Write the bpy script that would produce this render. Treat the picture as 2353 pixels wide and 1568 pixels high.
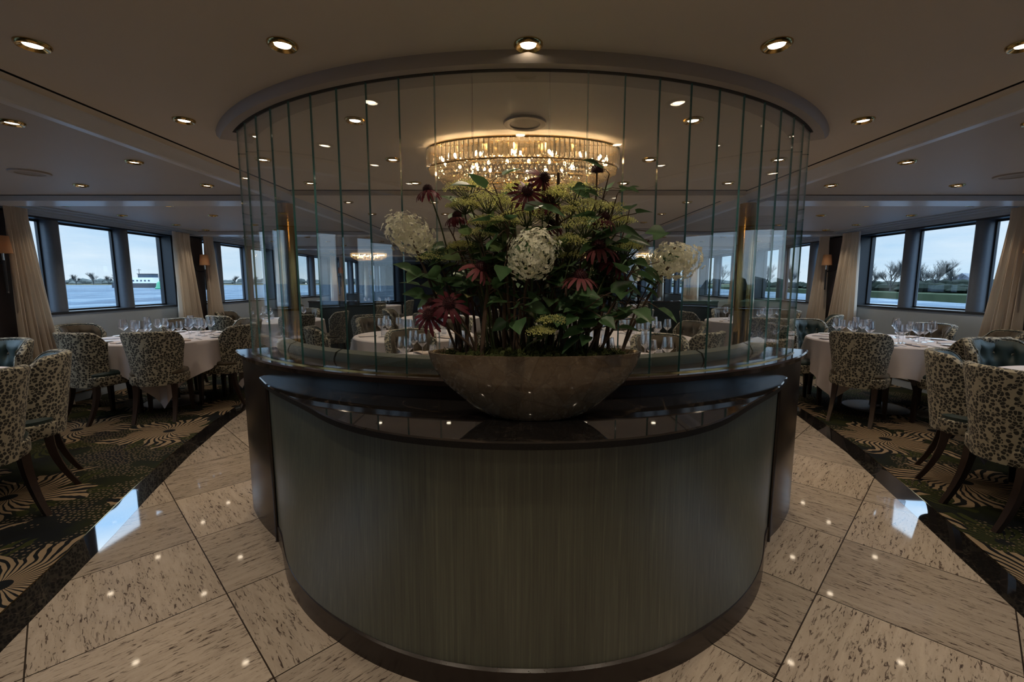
import bpy, math, random
from math import sin, cos, pi, sqrt, atan2, radians, degrees, exp

# ------------------------------------------------------------------ camera, world, exposure
SC = bpy.context.scene
COL = SC.collection
for o in list(bpy.data.objects):
    bpy.data.objects.remove(o)
EYE = 1.42
cam_d = bpy.data.cameras.new('camera')
cam_d.sensor_fit = 'HORIZONTAL'; cam_d.sensor_width = 36.0
cam_d.lens = 1046.0 / 2353.0 * 36.0
cam_d.clip_start = 0.05; cam_d.clip_end = 9000
cam = bpy.data.objects.new('camera', cam_d); COL.objects.link(cam)
cam.location = (0, 0, EYE); cam.rotation_euler = (radians(90 - 7.2), 0, 0)
SC.camera = cam
SC.view_settings.view_transform = 'Standard'
SC.view_settings.look = 'None'
SC.view_settings.gamma = 1.0
SC.view_settings.use_curve_mapping = False
SC.view_settings.exposure = 1.2
try:
    SC.cycles.use_denoising = True
    SC.cycles.denoiser = 'OPENIMAGEDENOISE'
    SC.cycles.max_bounces = 14; SC.cycles.transparent_max_bounces = 32
    SC.cycles.diffuse_bounces = 5; SC.cycles.glossy_bounces = 5
    SC.cycles.transmission_bounces = 8
    SC.cycles.sample_clamp_indirect = 6.0
    SC.cycles.caustics_reflective = False; SC.cycles.caustics_refractive = False
except Exception:
    pass

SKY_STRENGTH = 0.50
ZENITH_BOOST = 6.0
LAMP = 6.0           # downlight glow
SPOT = 6.6           # watts of each downlight beam
BULB = 60.0
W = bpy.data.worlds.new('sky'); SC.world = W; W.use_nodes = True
def build_world():
    nt = W.node_tree; nt.nodes.clear(); N = nt.nodes.new; L = nt.links.new
    tc = N('ShaderNodeTexCoord'); sep = N('ShaderNodeSeparateXYZ'); L(tc.outputs['Generated'], sep.inputs[0])
    ramp = N('ShaderNodeValToRGB'); e = ramp.color_ramp.elements
    e[0].position = 0.0; e[0].color = (0.58, 0.76, 0.90, 1)
    e[1].position = 1.0; e[1].color = (0.50, 0.75, 1.05, 1)
    m = e.new(0.16); m.color = (0.30, 0.55, 0.86, 1)
    m = e.new(0.30); m.color = (0.34, 0.60, 0.92, 1)
    L(sep.outputs['Z'], ramp.inputs[0])
    mp = N('ShaderNodeMapping'); mp.inputs['Scale'].default_value = (1.6, 1.6, 7.0); mp.inputs['Location'].default_value = (0.3, 1.7, 0.2)
    L(tc.outputs['Generated'], mp.inputs[0])
    nz = N('ShaderNodeTexNoise'); nz.inputs['Scale'].default_value = 2.2; nz.inputs['Detail'].default_value = 7; nz.inputs['Roughness'].default_value = 0.55
    L(mp.outputs[0], nz.inputs['Vector'])
    cr = N('ShaderNodeValToRGB'); c = cr.color_ramp.elements
    c[0].position = 0.40; c[0].color = (0, 0, 0, 1); c[1].position = 0.64; c[1].color = (1, 1, 1, 1)
    L(nz.outputs['Fac'], cr.inputs[0])
    nz2 = N('ShaderNodeTexNoise'); nz2.inputs['Scale'].default_value = 4.0; nz2.inputs['Detail'].default_value = 5
    L(mp.outputs[0], nz2.inputs['Vector'])
    cc = N('ShaderNodeMix'); cc.data_type = 'RGBA'
    cc.inputs['A'].default_value = (0.52, 0.70, 0.88, 1); cc.inputs['B'].default_value = (0.88, 0.96, 1.0, 1)
    L(nz2.outputs['Fac'], cc.inputs['Factor'])
    mx = N('ShaderNodeMix'); mx.data_type = 'RGBA'
    L(cr.outputs[0], mx.inputs['Factor']); L(ramp.outputs[0], mx.inputs['A']); L(cc.outputs['Result'], mx.inputs['B'])
    bg = N('ShaderNodeBackground')
    # sky above the camera's view is boosted to brighten the interior
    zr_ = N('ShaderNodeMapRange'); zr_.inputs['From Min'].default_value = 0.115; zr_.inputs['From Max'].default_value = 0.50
    zr_.inputs['To Min'].default_value = SKY_STRENGTH; zr_.inputs['To Max'].default_value = SKY_STRENGTH * ZENITH_BOOST
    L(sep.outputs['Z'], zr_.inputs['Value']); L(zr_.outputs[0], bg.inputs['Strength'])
    L(mx.outputs['Result'], bg.inputs['Color'])
    out = N('ShaderNodeOutputWorld'); L(bg.outputs[0], out.inputs[0])
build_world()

R = random.Random(7)

# ------------------------------------------------------------------ materials
MATS = {}
class NT:
    def __init__(s, name):
        s.m = bpy.data.materials.new(name); s.m.use_nodes = True
        s.t = s.m.node_tree; s.t.nodes.clear()
        s.out = s.t.nodes.new('ShaderNodeOutputMaterial')
    def n(s, ty, **k):
        nd = s.t.nodes.new('ShaderNode' + ty)
        for a, v in k.items(): setattr(nd, a, v)
        return nd
    def l(s, a, b): s.t.links.new(a, b)
    def math(s, op, a, b=None, c=None):
        nd = s.n('Math', operation=op)
        for i, v in enumerate((a, b, c)):
            if v is None: continue
            if isinstance(v, (int, float)): nd.inputs[i].default_value = v
            else: s.l(v, nd.inputs[i])
        return nd.outputs[0]
    def mix(s, f, a, b):
        nd = s.n('Mix', data_type='RGBA')
        for k, v in (('Factor', f), ('A', a), ('B', b)):
            if isinstance(v, tuple): nd.inputs[k].default_value = v + (1,) if len(v) == 3 else v
            elif isinstance(v, (int, float)): nd.inputs[k].default_value = v
            else: s.l(v, nd.inputs[k])
        return nd.outputs['Result']
    def noise(s, vec, scale, detail=4, rough=0.55, dist=0.0):
        nd = s.n('TexNoise'); nd.inputs['Scale'].default_value = scale; nd.inputs['Detail'].default_value = detail
        nd.inputs['Roughness'].default_value = rough; nd.inputs['Distortion'].default_value = dist
        if vec is not None: s.l(vec, nd.inputs['Vector'])
        return nd.outputs['Fac']
    def mapping(s, vec, scale=(1, 1, 1), rot=(0, 0, 0), loc=(0, 0, 0)):
        nd = s.n('Mapping'); nd.inputs['Scale'].default_value = scale; nd.inputs['Rotation'].default_value = rot; nd.inputs['Location'].default_value = loc
        s.l(vec, nd.inputs[0]); return nd.outputs[0]
    def ramp(s, fac, stops):
        nd = s.n('ValToRGB'); e = nd.color_ramp.elements
        while len(e) < len(stops): e.new(0.5)
        for i, (p, c) in enumerate(stops):
            e[i].position = p; e[i].color = c + (1,) if len(c) == 3 else c
        s.l(fac, nd.inputs[0]); return nd.outputs[0]
    def obj(s): return s.n('TexCoord').outputs['Object']
    def bsdf(s, color=(0.5, 0.5, 0.5), rough=0.5, metal=0.0, spec=0.5, **k):
        b = s.n('BsdfPrincipled')
        def put(key, v):
            if isinstance(v, tuple): b.inputs[key].default_value = v + (1,) if len(v) == 3 else v
            elif isinstance(v, (int, float)): b.inputs[key].default_value = v
            else: s.l(v, b.inputs[key])
        put('Base Color', color); put('Roughness', rough); put('Metallic', metal); put('Specular IOR Level', spec)
        for key, v in k.items(): put(key.replace('_', ' '), v)
        return b
    def bump(s, b, h, strength=0.3, dist=0.01):
        nd = s.n('Bump'); nd.inputs['Strength'].default_value = strength; nd.inputs['Distance'].default_value = dist
        s.l(h, nd.inputs['Height']); s.l(nd.outputs[0], b.inputs['Normal'])
    def done(s, sh, key):
        s.l(sh.outputs[0] if hasattr(sh, 'outputs') else sh, s.out.inputs[0]); MATS[key] = s.m; return s.m

def plain(key, color, rough=0.5, metal=0.0, spec=0.5, vary=0.12, vscale=30.0, **k):
    t = NT(key); o = t.obj(); f = t.noise(o, vscale, 3)
    dk = tuple(c * (1 - vary) for c in color); lt = tuple(min(1, c * (1 + vary)) for c in color)
    return t.done(t.bsdf(t.mix(f, dk, lt), rough, metal, spec, **k), key)

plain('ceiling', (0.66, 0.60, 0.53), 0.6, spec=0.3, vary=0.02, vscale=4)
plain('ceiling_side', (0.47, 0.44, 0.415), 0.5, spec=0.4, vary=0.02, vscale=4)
plain('gloss_band', (0.64, 0.66, 0.70), 0.30, vary=0.02)
plain('groove', (0.015, 0.013, 0.012), 0.8)
plain('ring_trim', (0.42, 0.37, 0.32), 0.5, vary=0.02)
plain('wall', (0.40, 0.46, 0.52), 0.6, vary=0.04, vscale=12)
plain('pillar', (0.035, 0.026, 0.028), 0.55)
plain('frame_dark', (0.02, 0.022, 0.027), 0.4)
plain('mullion', (0.12, 0.14, 0.17), 0.35)
plain('brass', (0.40, 0.255, 0.085), 0.16, metal=1.0, vary=0.08)
plain('gold', (0.62, 0.42, 0.16), 0.18, metal=1.0, vary=0.06)
plain('steel', (0.5, 0.5, 0.52), 0.25, metal=1.0)
plain('silver', (0.75, 0.74, 0.72), 0.15, metal=1.0)
plain('base_metal', (0.30, 0.31, 0.34), 0.35, metal=0.7)
plain('dark_leg', (0.022, 0.012, 0.009), 0.3)
plain('velvet_lit_teal', (0.012, 0.034, 0.036), 0.5, Sheen_Weight=0.2, Sheen_Roughness=0.4, vary=0.35, vscale=25)  # one velvet in two tints; its change under the light is painted in
plain('velvet_lit_brown', (0.060, 0.043, 0.022), 0.6, Sheen_Weight=0.4, Sheen_Roughness=0.4, vary=0.35, vscale=25)  # second tint of the same velvet, painted for how other light shows it
plain('velvet_olive', (0.042, 0.050, 0.034), 0.55, Sheen_Weight=0.6, Sheen_Roughness=0.4, vary=0.25, vscale=18)
plain('cloth', (0.64, 0.59, 0.60), 0.75, vary=0.03)
plain('napkin', (0.58, 0.48, 0.42), 0.8)
plain('shade', (0.50, 0.34, 0.22), 0.8)
plain('partition', (0.018, 0.026, 0.024), 0.35)
plain('speaker', (0.30, 0.27, 0.23), 0.6)
plain('stem_green', (0.06, 0.085, 0.026), 0.6)
plain('stem_wood', (0.095, 0.058, 0.036), 0.75, vary=0.4)
plain('cone', (0.05, 0.006, 0.010), 0.7, vary=0.6, vscale=90)
plain('moss', (0.055, 0.070, 0.014), 0.9, vary=0.6, vscale=40)
plain('hull', (0.022, 0.025, 0.035), 0.5)
plain('white_paint', (0.55, 0.55, 0.55), 0.5)
plain('dark_glass', (0.03, 0.05, 0.08), 0.1)
plain('buoy', (0.0, 0.16, 0.075), 0.4)
plain('bark', (0.030, 0.032, 0.032), 0.9, spec=0.03)
plain('grass_land', (0.030, 0.040, 0.022), 0.9, spec=0.03, vary=0.4, vscale=0.2)
plain('reed', (0.20, 0.17, 0.10), 0.9, vary=0.3, vscale=0.1)
plain('hazy_brush', (0.07, 0.078, 0.075), 0.9, spec=0.03, vary=0.4, vscale=0.5)  # distance haze painted into the colour of the far shrubs
plain('thicket', (0.013, 0.017, 0.013), 0.9, spec=0.03, vary=0.5, vscale=0.8)
plain('roof_blue', (0.012, 0.020, 0.038), 0.6)
plain('brick', (0.25, 0.16, 0.12), 0.9)

def leafy_mat(key, color, tl_, rough=0.5, vary=0.3, vscale=16.0):
    t = NT(key); f = t.noise(t.obj(), vscale, 3)
    c = t.mix(f, tuple(k * (1 - vary) for k in color), tuple(min(1, k * (1 + vary)) for k in color))
    b = t.bsdf(c, rough); tr = t.n('BsdfTranslucent'); t.l(c, tr.inputs[0])
    mx = t.n('MixShader'); mx.inputs[0].default_value = tl_; t.l(b.outputs[0], mx.inputs[1]); t.l(tr.outputs[0], mx.inputs[2]); t.done(mx, key)
leafy_mat('leaf', (0.080, 0.165, 0.070), 0.30, 0.40, 0.45, 14)
leafy_mat('leaf_light', (0.17, 0.26, 0.10), 0.35, 0.45, 0.4, 14)
leafy_mat('umbel', (0.86, 0.86, 0.44), 0.50, 0.7, 0.2)
leafy_mat('hydrangea', (0.86, 0.85, 0.70), 0.40, 0.7, 0.12, 20)
leafy_mat('petal_red', (0.145, 0.018, 0.032), 0.35, 0.55, 0.45, 18)
leafy_mat('petal_pink', (0.27, 0.070, 0.082), 0.35, 0.55, 0.4, 18)

def mk_emit(key, col, s):
    t = NT(key); e = t.n('Emission'); e.inputs[0].default_value = col + (1,); e.inputs[1].default_value = s; t.done(e, key)
mk_emit('lamp', (1.0, 0.82, 0.61), LAMP)
mk_emit('bulb', (1.0, 0.66, 0.34), BULB)
mk_emit('sconce_bulb', (1.0, 0.65, 0.38), 2.0)

def mk_thin(key, tint, boost=0.0, rough=0.0):
    t = NT(key); lw = t.n('LayerWeight'); lw.inputs['Blend'].default_value = 0.5
    f = t.math('MULTIPLY_ADD', t.math('POWER', lw.outputs['Facing'], 5.0), 0.96 - boost, 0.04 + boost)
    tr = t.n('BsdfTransparent'); tr.inputs[0].default_value = tint + (1,)
    gl = t.n('BsdfGlossy'); gl.inputs['Roughness'].default_value = rough; gl.inputs[0].default_value = (1, 1, 1, 1)
    mx = t.n('MixShader'); t.l(f, mx.inputs[0]); t.l(tr.outputs[0], mx.inputs[1]); t.l(gl.outputs[0], mx.inputs[2])
    t.done(mx, key)
mk_thin('pane', (0.975, 0.99, 1.0))
mk_thin('glass_panel', (0.96, 0.98, 0.975), 0.05)
mk_thin('drinking_glass', (0.95, 0.96, 0.98), 0.16)
t = NT('glass_edge'); t.done(t.bsdf((0.07, 0.23, 0.225), 0.06, 0, 1.0), 'glass_edge')
t = NT('crystal'); g = t.n('BsdfGlass'); g.inputs['IOR'].default_value = 1.5; g.inputs['Roughness'].default_value = 0.0; g.inputs[0].default_value = (1, 0.97, 0.92, 1)
tr = t.n('BsdfTransparent'); tr.inputs[0].default_value = (1, 0.97, 0.92, 1); mx = t.n('MixShader'); mx.inputs[0].default_value = 0.75
t.l(tr.outputs[0], mx.inputs[1]); t.l(g.outputs[0], mx.inputs[2])
tl = t.n('BsdfTranslucent'); tl.inputs[0].default_value = (0.9, 0.82, 0.68, 1); m2 = t.n('MixShader'); m2.inputs[0].default_value = 0.08
t.l(mx.outputs[0], m2.inputs[1]); t.l(tl.outputs[0], m2.inputs[2]); t.done(m2, 'crystal')

def mk_curtain():
    t = NT('curtain'); o = t.obj(); f = t.noise(t.mapping(o, (40, 40, 4)), 3, 3)
    c = t.mix(f, (0.76, 0.67, 0.57), (0.84, 0.76, 0.65))
    d = t.bsdf(c, 0.85); tl = t.n('BsdfTranslucent'); t.l(c, tl.inputs[0])
    mx = t.n('MixShader'); mx.inputs[0].default_value = 0.38
    t.l(d.outputs[0], mx.inputs[1]); t.l(tl.outputs[0], mx.inputs[2]); t.done(mx, 'curtain')
mk_curtain()

def mk_shade():
    t = NT('lamp_shade'); c = (0.62, 0.38, 0.20)
    d = t.bsdf(t.mix(t.noise(t.obj(), 60, 2), (0.55, 0.34, 0.19), (0.62, 0.40, 0.23)), 0.85); tl = t.n('BsdfTranslucent'); tl.inputs[0].default_value = c + (1,)
    mx = t.n('MixShader'); mx.inputs[0].default_value = 0.45
    t.l(d.outputs[0], mx.inputs[1]); t.l(tl.outputs[0], mx.inputs[2]); t.done(mx, 'lamp_shade')
mk_shade()

def mk_leopard():
    t = NT('leopard'); o = t.obj()
    nz = t.n('TexNoise'); nz.inputs['Scale'].default_value = 14; nz.inputs['Detail'].default_value = 2; t.l(o, nz.inputs['Vector'])
    vm = t.n('VectorMath', operation='MULTIPLY_ADD'); t.l(nz.outputs['Color'], vm.inputs[0]); vm.inputs[1].default_value = (0.03, 0.03, 0.03); t.l(o, vm.inputs[2])
    v = t.n('TexVoronoi', feature='DISTANCE_TO_EDGE'); v.inputs['Scale'].default_value = 45; v.inputs['Randomness'].default_value = 0.8
    t.l(vm.outputs[0], v.inputs['Vector'])
    jit = t.math('MULTIPLY_ADD', t.noise(o, 45, 2), 0.14, -0.07)
    v1 = t.n('TexVoronoi', feature='F1'); v1.inputs['Scale'].default_value = 45; v1.inputs['Randomness'].default_value = 0.8
    t.l(vm.outputs[0], v1.inputs['Vector'])
    rnd = t.math('MULTIPLY', t.math('SUBTRACT', 0.60, v1.outputs['Distance']), 0.8)
    d = t.math('ADD', t.math('MINIMUM', v.outputs['Distance'], rnd), jit)
    col = t.ramp(d, [(0.0, (0.36, 0.33, 0.25)), (0.045, (0.28, 0.26, 0.20)), (0.08, (0.022, 0.022, 0.019)), (0.30, (0.018, 0.018, 0.016)), (0.50, (0.05, 0.042, 0.028))])
    b = t.bsdf(col, 0.8, Sheen_Weight=0.12); t.done(b, 'leopard')
mk_leopard()

def mk_marble():
    t = NT('marble_floor'); o = t.n('TexCoord').outputs['Object']
    sp = t.n('SeparateXYZ'); t.l(o, sp.inputs[0]); x, y = sp.outputs[0], sp.outputs[1]
    S = 0.905
    u = t.math('DIVIDE', t.math('SUBTRACT', t.math('ADD', x, y), 0.62), S)
    v = t.math('DIVIDE', t.math('SUBTRACT', t.math('SUBTRACT', y, x), 0.53), S)
    iu, iv = t.math('FLOOR', u), t.math('FLOOR', v)
    fu, fv = t.math('SUBTRACT', u, iu), t.math('SUBTRACT', v, iv)
    par = t.math('FLOORED_MODULO', t.math('ADD', iu, iv), 2.0)
    # per-tile random offset
    cb = t.n('CombineXYZ'); t.l(iu, cb.inputs[0]); t.l(iv, cb.inputs[1])
    wn = t.n('TexWhiteNoise', noise_dimensions='2D'); t.l(cb.outputs[0], wn.inputs['Vector'])
    off = t.math('MULTIPLY', wn.outputs['Value'], 37.0)
    def sel(a, b): # par? a : b
        return t.math('ADD', t.math('MULTIPLY', par, a), t.math('MULTIPLY', t.math('SUBTRACT', 1.0, par), b))
    along, across = sel(u, v), sel(v, u)
    g = t.n('CombineXYZ'); t.l(along, g.inputs[0]); t.l(t.math('MULTIPLY', across, 7.0), g.inputs[1]); t.l(off, g.inputs[2])
    n1 = t.noise(g.outputs[0], 2.6, 6, 0.62, 0.6)
    g2 = t.n('CombineXYZ'); t.l(t.math('MULTIPLY', along, 6.0), g2.inputs[0]); t.l(t.math('MULTIPLY', across, 30.0), g2.inputs[1]); t.l(off, g2.inputs[2])
    n2 = t.noise(g2.outputs[0], 2.0, 5, 0.6, 0.9)
    n3 = t.noise(t.mapping(o, (120, 120, 1)), 1.0, 3)
    base = t.mix(n1, (0.26, 0.205, 0.155), (0.57, 0.48, 0.385))
    base = t.mix(t.math('MULTIPLY', n3, 0.22), base, (0.20, 0.15, 0.11))
    mask = t.math('MULTIPLY', t.ramp(n2, [(0.55, (0, 0, 0)), (0.62, (1, 1, 1))]), t.ramp(n1, [(0.45, (1, 1, 1)), (0.62, (0.1, 0.1, 0.1))]))
    base = t.mix(t.math('MULTIPLY', mask, 0.92), base, (0.045, 0.028, 0.023))
    tile = t.math('MULTIPLY_ADD', wn.outputs['Value'], 0.3, 0.82)
    mulc = t.n('Mix', data_type='RGBA', blend_type='MULTIPLY'); mulc.inputs['Factor'].default_value = 1.0
    t.l(base, mulc.inputs['A']); cbt = t.n('CombineXYZ')
    for i in range(3): t.l(tile, cbt.inputs[i])
    t.l(cbt.outputs[0], mulc.inputs['B'])
    e = t.math('MINIMUM', t.math('MINIMUM', fu, t.math('SUBTRACT', 1.0, fu)), t.math('MINIMUM', fv, t.math('SUBTRACT', 1.0, fv)))
    gr = t.math('LESS_THAN', e, 0.0042)
    col = t.mix(gr, mulc.outputs['Result'], (0.035, 0.026, 0.02))
    t.done(t.bsdf(col, 0.045, 0, 0.55), 'marble_floor')
mk_marble()

def mk_black_marble(key, rough):
    t = NT(key); o = t.obj()
    n = t.noise(t.mapping(o, (1, 1, 1)), 2.6, 8, 0.6, 1.2)
    v = t.ramp(n, [(0.494, (0, 0, 0)), (0.5, (1, 1, 1)), (0.506, (0, 0, 0))])
    c = t.mix(t.math('MULTIPLY', v, 0.35), (0.010, 0.009, 0.009), (0.16, 0.12, 0.09))
    t.done(t.bsdf(c, rough, 0, 0.5, IOR=2.1), key)
mk_black_marble('black_marble', 0.03)
plain('granite_edge', (0.012, 0.011, 0.011), 0.35, spec=0.3, vary=0.8, vscale=160)

def mk_wood(key, c0, c1, rough, zs=1.2, xs=55.0, spec=0.5):
    t = NT(key); o = t.obj()
    sp = t.n('SeparateXYZ'); t.l(o, sp.inputs[0])
    n = t.noise(t.mapping(o, (xs, xs, zs)), 1.0, 5, 0.6, 0.3)
    n2 = t.noise(t.mapping(o, (7, 7, 0.8)), 1.0, 3)
    k_ = t.n('Math', operation='MULTIPLY_ADD', use_clamp=True); t.l(t.math('MULTIPLY_ADD', n2, 0.3, t.math('MULTIPLY', n, 0.7)), k_.inputs[0]); k_.inputs[1].default_value = 2.0; k_.inputs[2].default_value = -0.52
    c = t.mix(k_.outputs[0], c0, c1)
    c = t.mix(t.ramp(n, [(0.6, (0, 0, 0)), (0.75, (0.5, 0.5, 0.5))]), c, tuple(k * 1.5 for k in c1))
    t.done(t.bsdf(c, rough, 0, spec), key)
mk_wood('green_wood', (0.015, 0.019, 0.013), (0.112, 0.120, 0.080), 0.42, 2.2, 130.0, 1.0)
mk_wood('dark_wood', (0.012, 0.007, 0.0055), (0.024, 0.014, 0.011), 0.26)
mk_wood('fascia_wood', (0.005, 0.004, 0.004), (0.011, 0.008, 0.008), 0.22, spec=0.9)
mk_wood('ledge_wood', (0.020, 0.012, 0.010), (0.032, 0.020, 0.016), 0.10, spec=1.0)

def mk_capiz():
    t = NT('capiz_shell'); o = t.obj()
    v = t.n('TexVoronoi'); v.inputs['Scale'].default_value = 13; t.l(o, v.inputs['Vector'])
    ve = t.n('TexVoronoi', feature='DISTANCE_TO_EDGE'); ve.inputs['Scale'].default_value = 13; t.l(o, ve.inputs['Vector'])
    n = t.noise(o, 28, 6, 0.7, 1.2)
    sep = t.n('SeparateColor'); t.l(v.outputs['Color'], sep.inputs[0])
    c = t.mix(n, (0.030, 0.018, 0.010), (0.30, 0.21, 0.125))
    c = t.mix(t.math('MULTIPLY', sep.outputs[0], 0.40), c, (0.27, 0.22, 0.16))
    c = t.mix(t.ramp(ve.outputs['Distance'], [(0.0, (0.6, 0.6, 0.6)), (0.03, (0, 0, 0))]), c, (0.08, 0.055, 0.035))
    b = t.bsdf(c, t.math('MULTIPLY_ADD', n, 0.3, 0.10), 0, 0.6, Coat_Weight=0.7, Coat_Roughness=0.06)
    t.bump(b, t.math('ADD', t.math('MULTIPLY', n, 0.6), sep.outputs[0]), 0.8, 0.006)
    t.done(b, 'capiz_shell')
mk_capiz()

def mk_carpet():
    t = NT('carpet'); o = t.obj()
    sp0 = t.n('SeparateXYZ'); t.l(o, sp0.inputs[0])
    cb = t.n('CombineXYZ'); t.l(sp0.outputs[0], cb.inputs[0]); t.l(sp0.outputs[1], cb.inputs[1])
    P = cb.outputs[0]
    def flowers(scale, loc, npet, rmax, seed):
        Q = t.mapping(P, (scale, scale, 1), loc=loc)
        v = t.n('TexVoronoi', voronoi_dimensions='2D'); v.inputs['Scale'].default_value = 1.0; v.inputs['Randomness'].default_value = 0.55
        t.l(Q, v.inputs['Vector'])
        df = t.n('VectorMath', operation='SUBTRACT'); t.l(Q, df.inputs[0]); t.l(v.outputs['Position'], df.inputs[1])
        s = t.n('SeparateXYZ'); t.l(df.outputs[0], s.inputs[0])
        r = v.outputs['Distance']
        sc = t.n('SeparateColor'); t.l(v.outputs['Color'], sc.inputs[0])
        wob = t.math('MULTIPLY', t.noise(Q, 5.0, 2), 0.4)
        a = t.math('ADD', t.math('ARCTAN2', s.outputs[1], s.outputs[0]), t.math('MULTIPLY', t.math('SINE', t.math('MULTIPLY', r, 13.0)), 0.14))
        a = t.math('ADD', a, wob)
        big = t.math('SINE', t.math('MULTIPLY', a, npet))
        fine = t.math('SINE', t.math('MULTIPLY', a, npet * 3.0))
        edge = t.math('MULTIPLY_ADD', t.math('SINE', t.math('MULTIPLY', a, 5.0)), 0.10, rmax)
        edge = t.math('ADD', edge, t.math('MULTIPLY', big, 0.05))
        inside = t.math('LESS_THAN', r, edge)
        core = t.math('GREATER_THAN', r, 0.045)
        line = t.math('GREATER_THAN', fine, t.math('MULTIPLY_ADD', r, 1.2, -0.55))
        return t.math('MULTIPLY', t.math('MULTIPLY', inside, core), line), sc.outputs[0], inside
    f1, rnd1, in1 = flowers(0.92, (0.25, 0.42, 0), 13.0, 0.36, 1)
    f2, rnd2, in2 = flowers(1.1, (3.5, 1.9, 0), 9.0, 0.30, 2)
    d = t.n('TexVoronoi', voronoi_dimensions='2D'); d.inputs['Scale'].default_value = 34; d.inputs['Randomness'].default_value = 0.5; t.l(P, d.inputs['Vector'])
    dm = t.math('MULTIPLY', t.math('LESS_THAN', d.outputs['Distance'], 0.25), t.math('GREATER_THAN', t.noise(P, 1.7, 2), 0.50))
    green = t.noise(P, 2.3, 3)
    base = t.mix(t.ramp(green, [(0.4, (0, 0, 0)), (0.6, (1, 1, 1))]), (0.006, 0.007, 0.008), (0.014, 0.017, 0.006))
    base = t.mix(t.math('MULTIPLY', dm, t.math('SUBTRACT', 1.0, in1)), base, (0.15, 0.112, 0.072))
    base = t.mix(t.math('MULTIPLY', f2, t.math('SUBTRACT', 1.0, in1)), base, (0.030, 0.034, 0.009))
    col = t.mix(f1, t.mix(in1, base, (0.006, 0.007, 0.008)), (0.25, 0.18, 0.11))
    fz = t.noise(P, 260, 2)
    b = t.bsdf(col, 0.95, 0, 0.15); t.bump(b, fz, 0.3, 0.004); t.done(b, 'carpet')
mk_carpet()

def mk_water():
    t = NT('water'); o = t.obj()
    n1 = t.noise(t.mapping(o, (0.30, 0.06, 1)), 1.0, 7, 0.7, 0.4)
    n2 = t.noise(t.mapping(o, (0.07, 0.014, 1)), 1.0, 8, 0.72, 0.4)
    n = t.math('MULTIPLY', t.math('ADD', n1, n2), 0.5)
    c = t.ramp(n, [(0.42, (0.008, 0.020, 0.038)), (0.48, (0.018, 0.040, 0.068)), (0.53, (0.042, 0.072, 0.098)), (0.60, (0.14, 0.16, 0.175))])
    b = t.bsdf(c, 0.5, 0, 0.05); t.bump(b, n, 0.6, 1.2); t.done(b, 'water')
mk_water()

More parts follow.
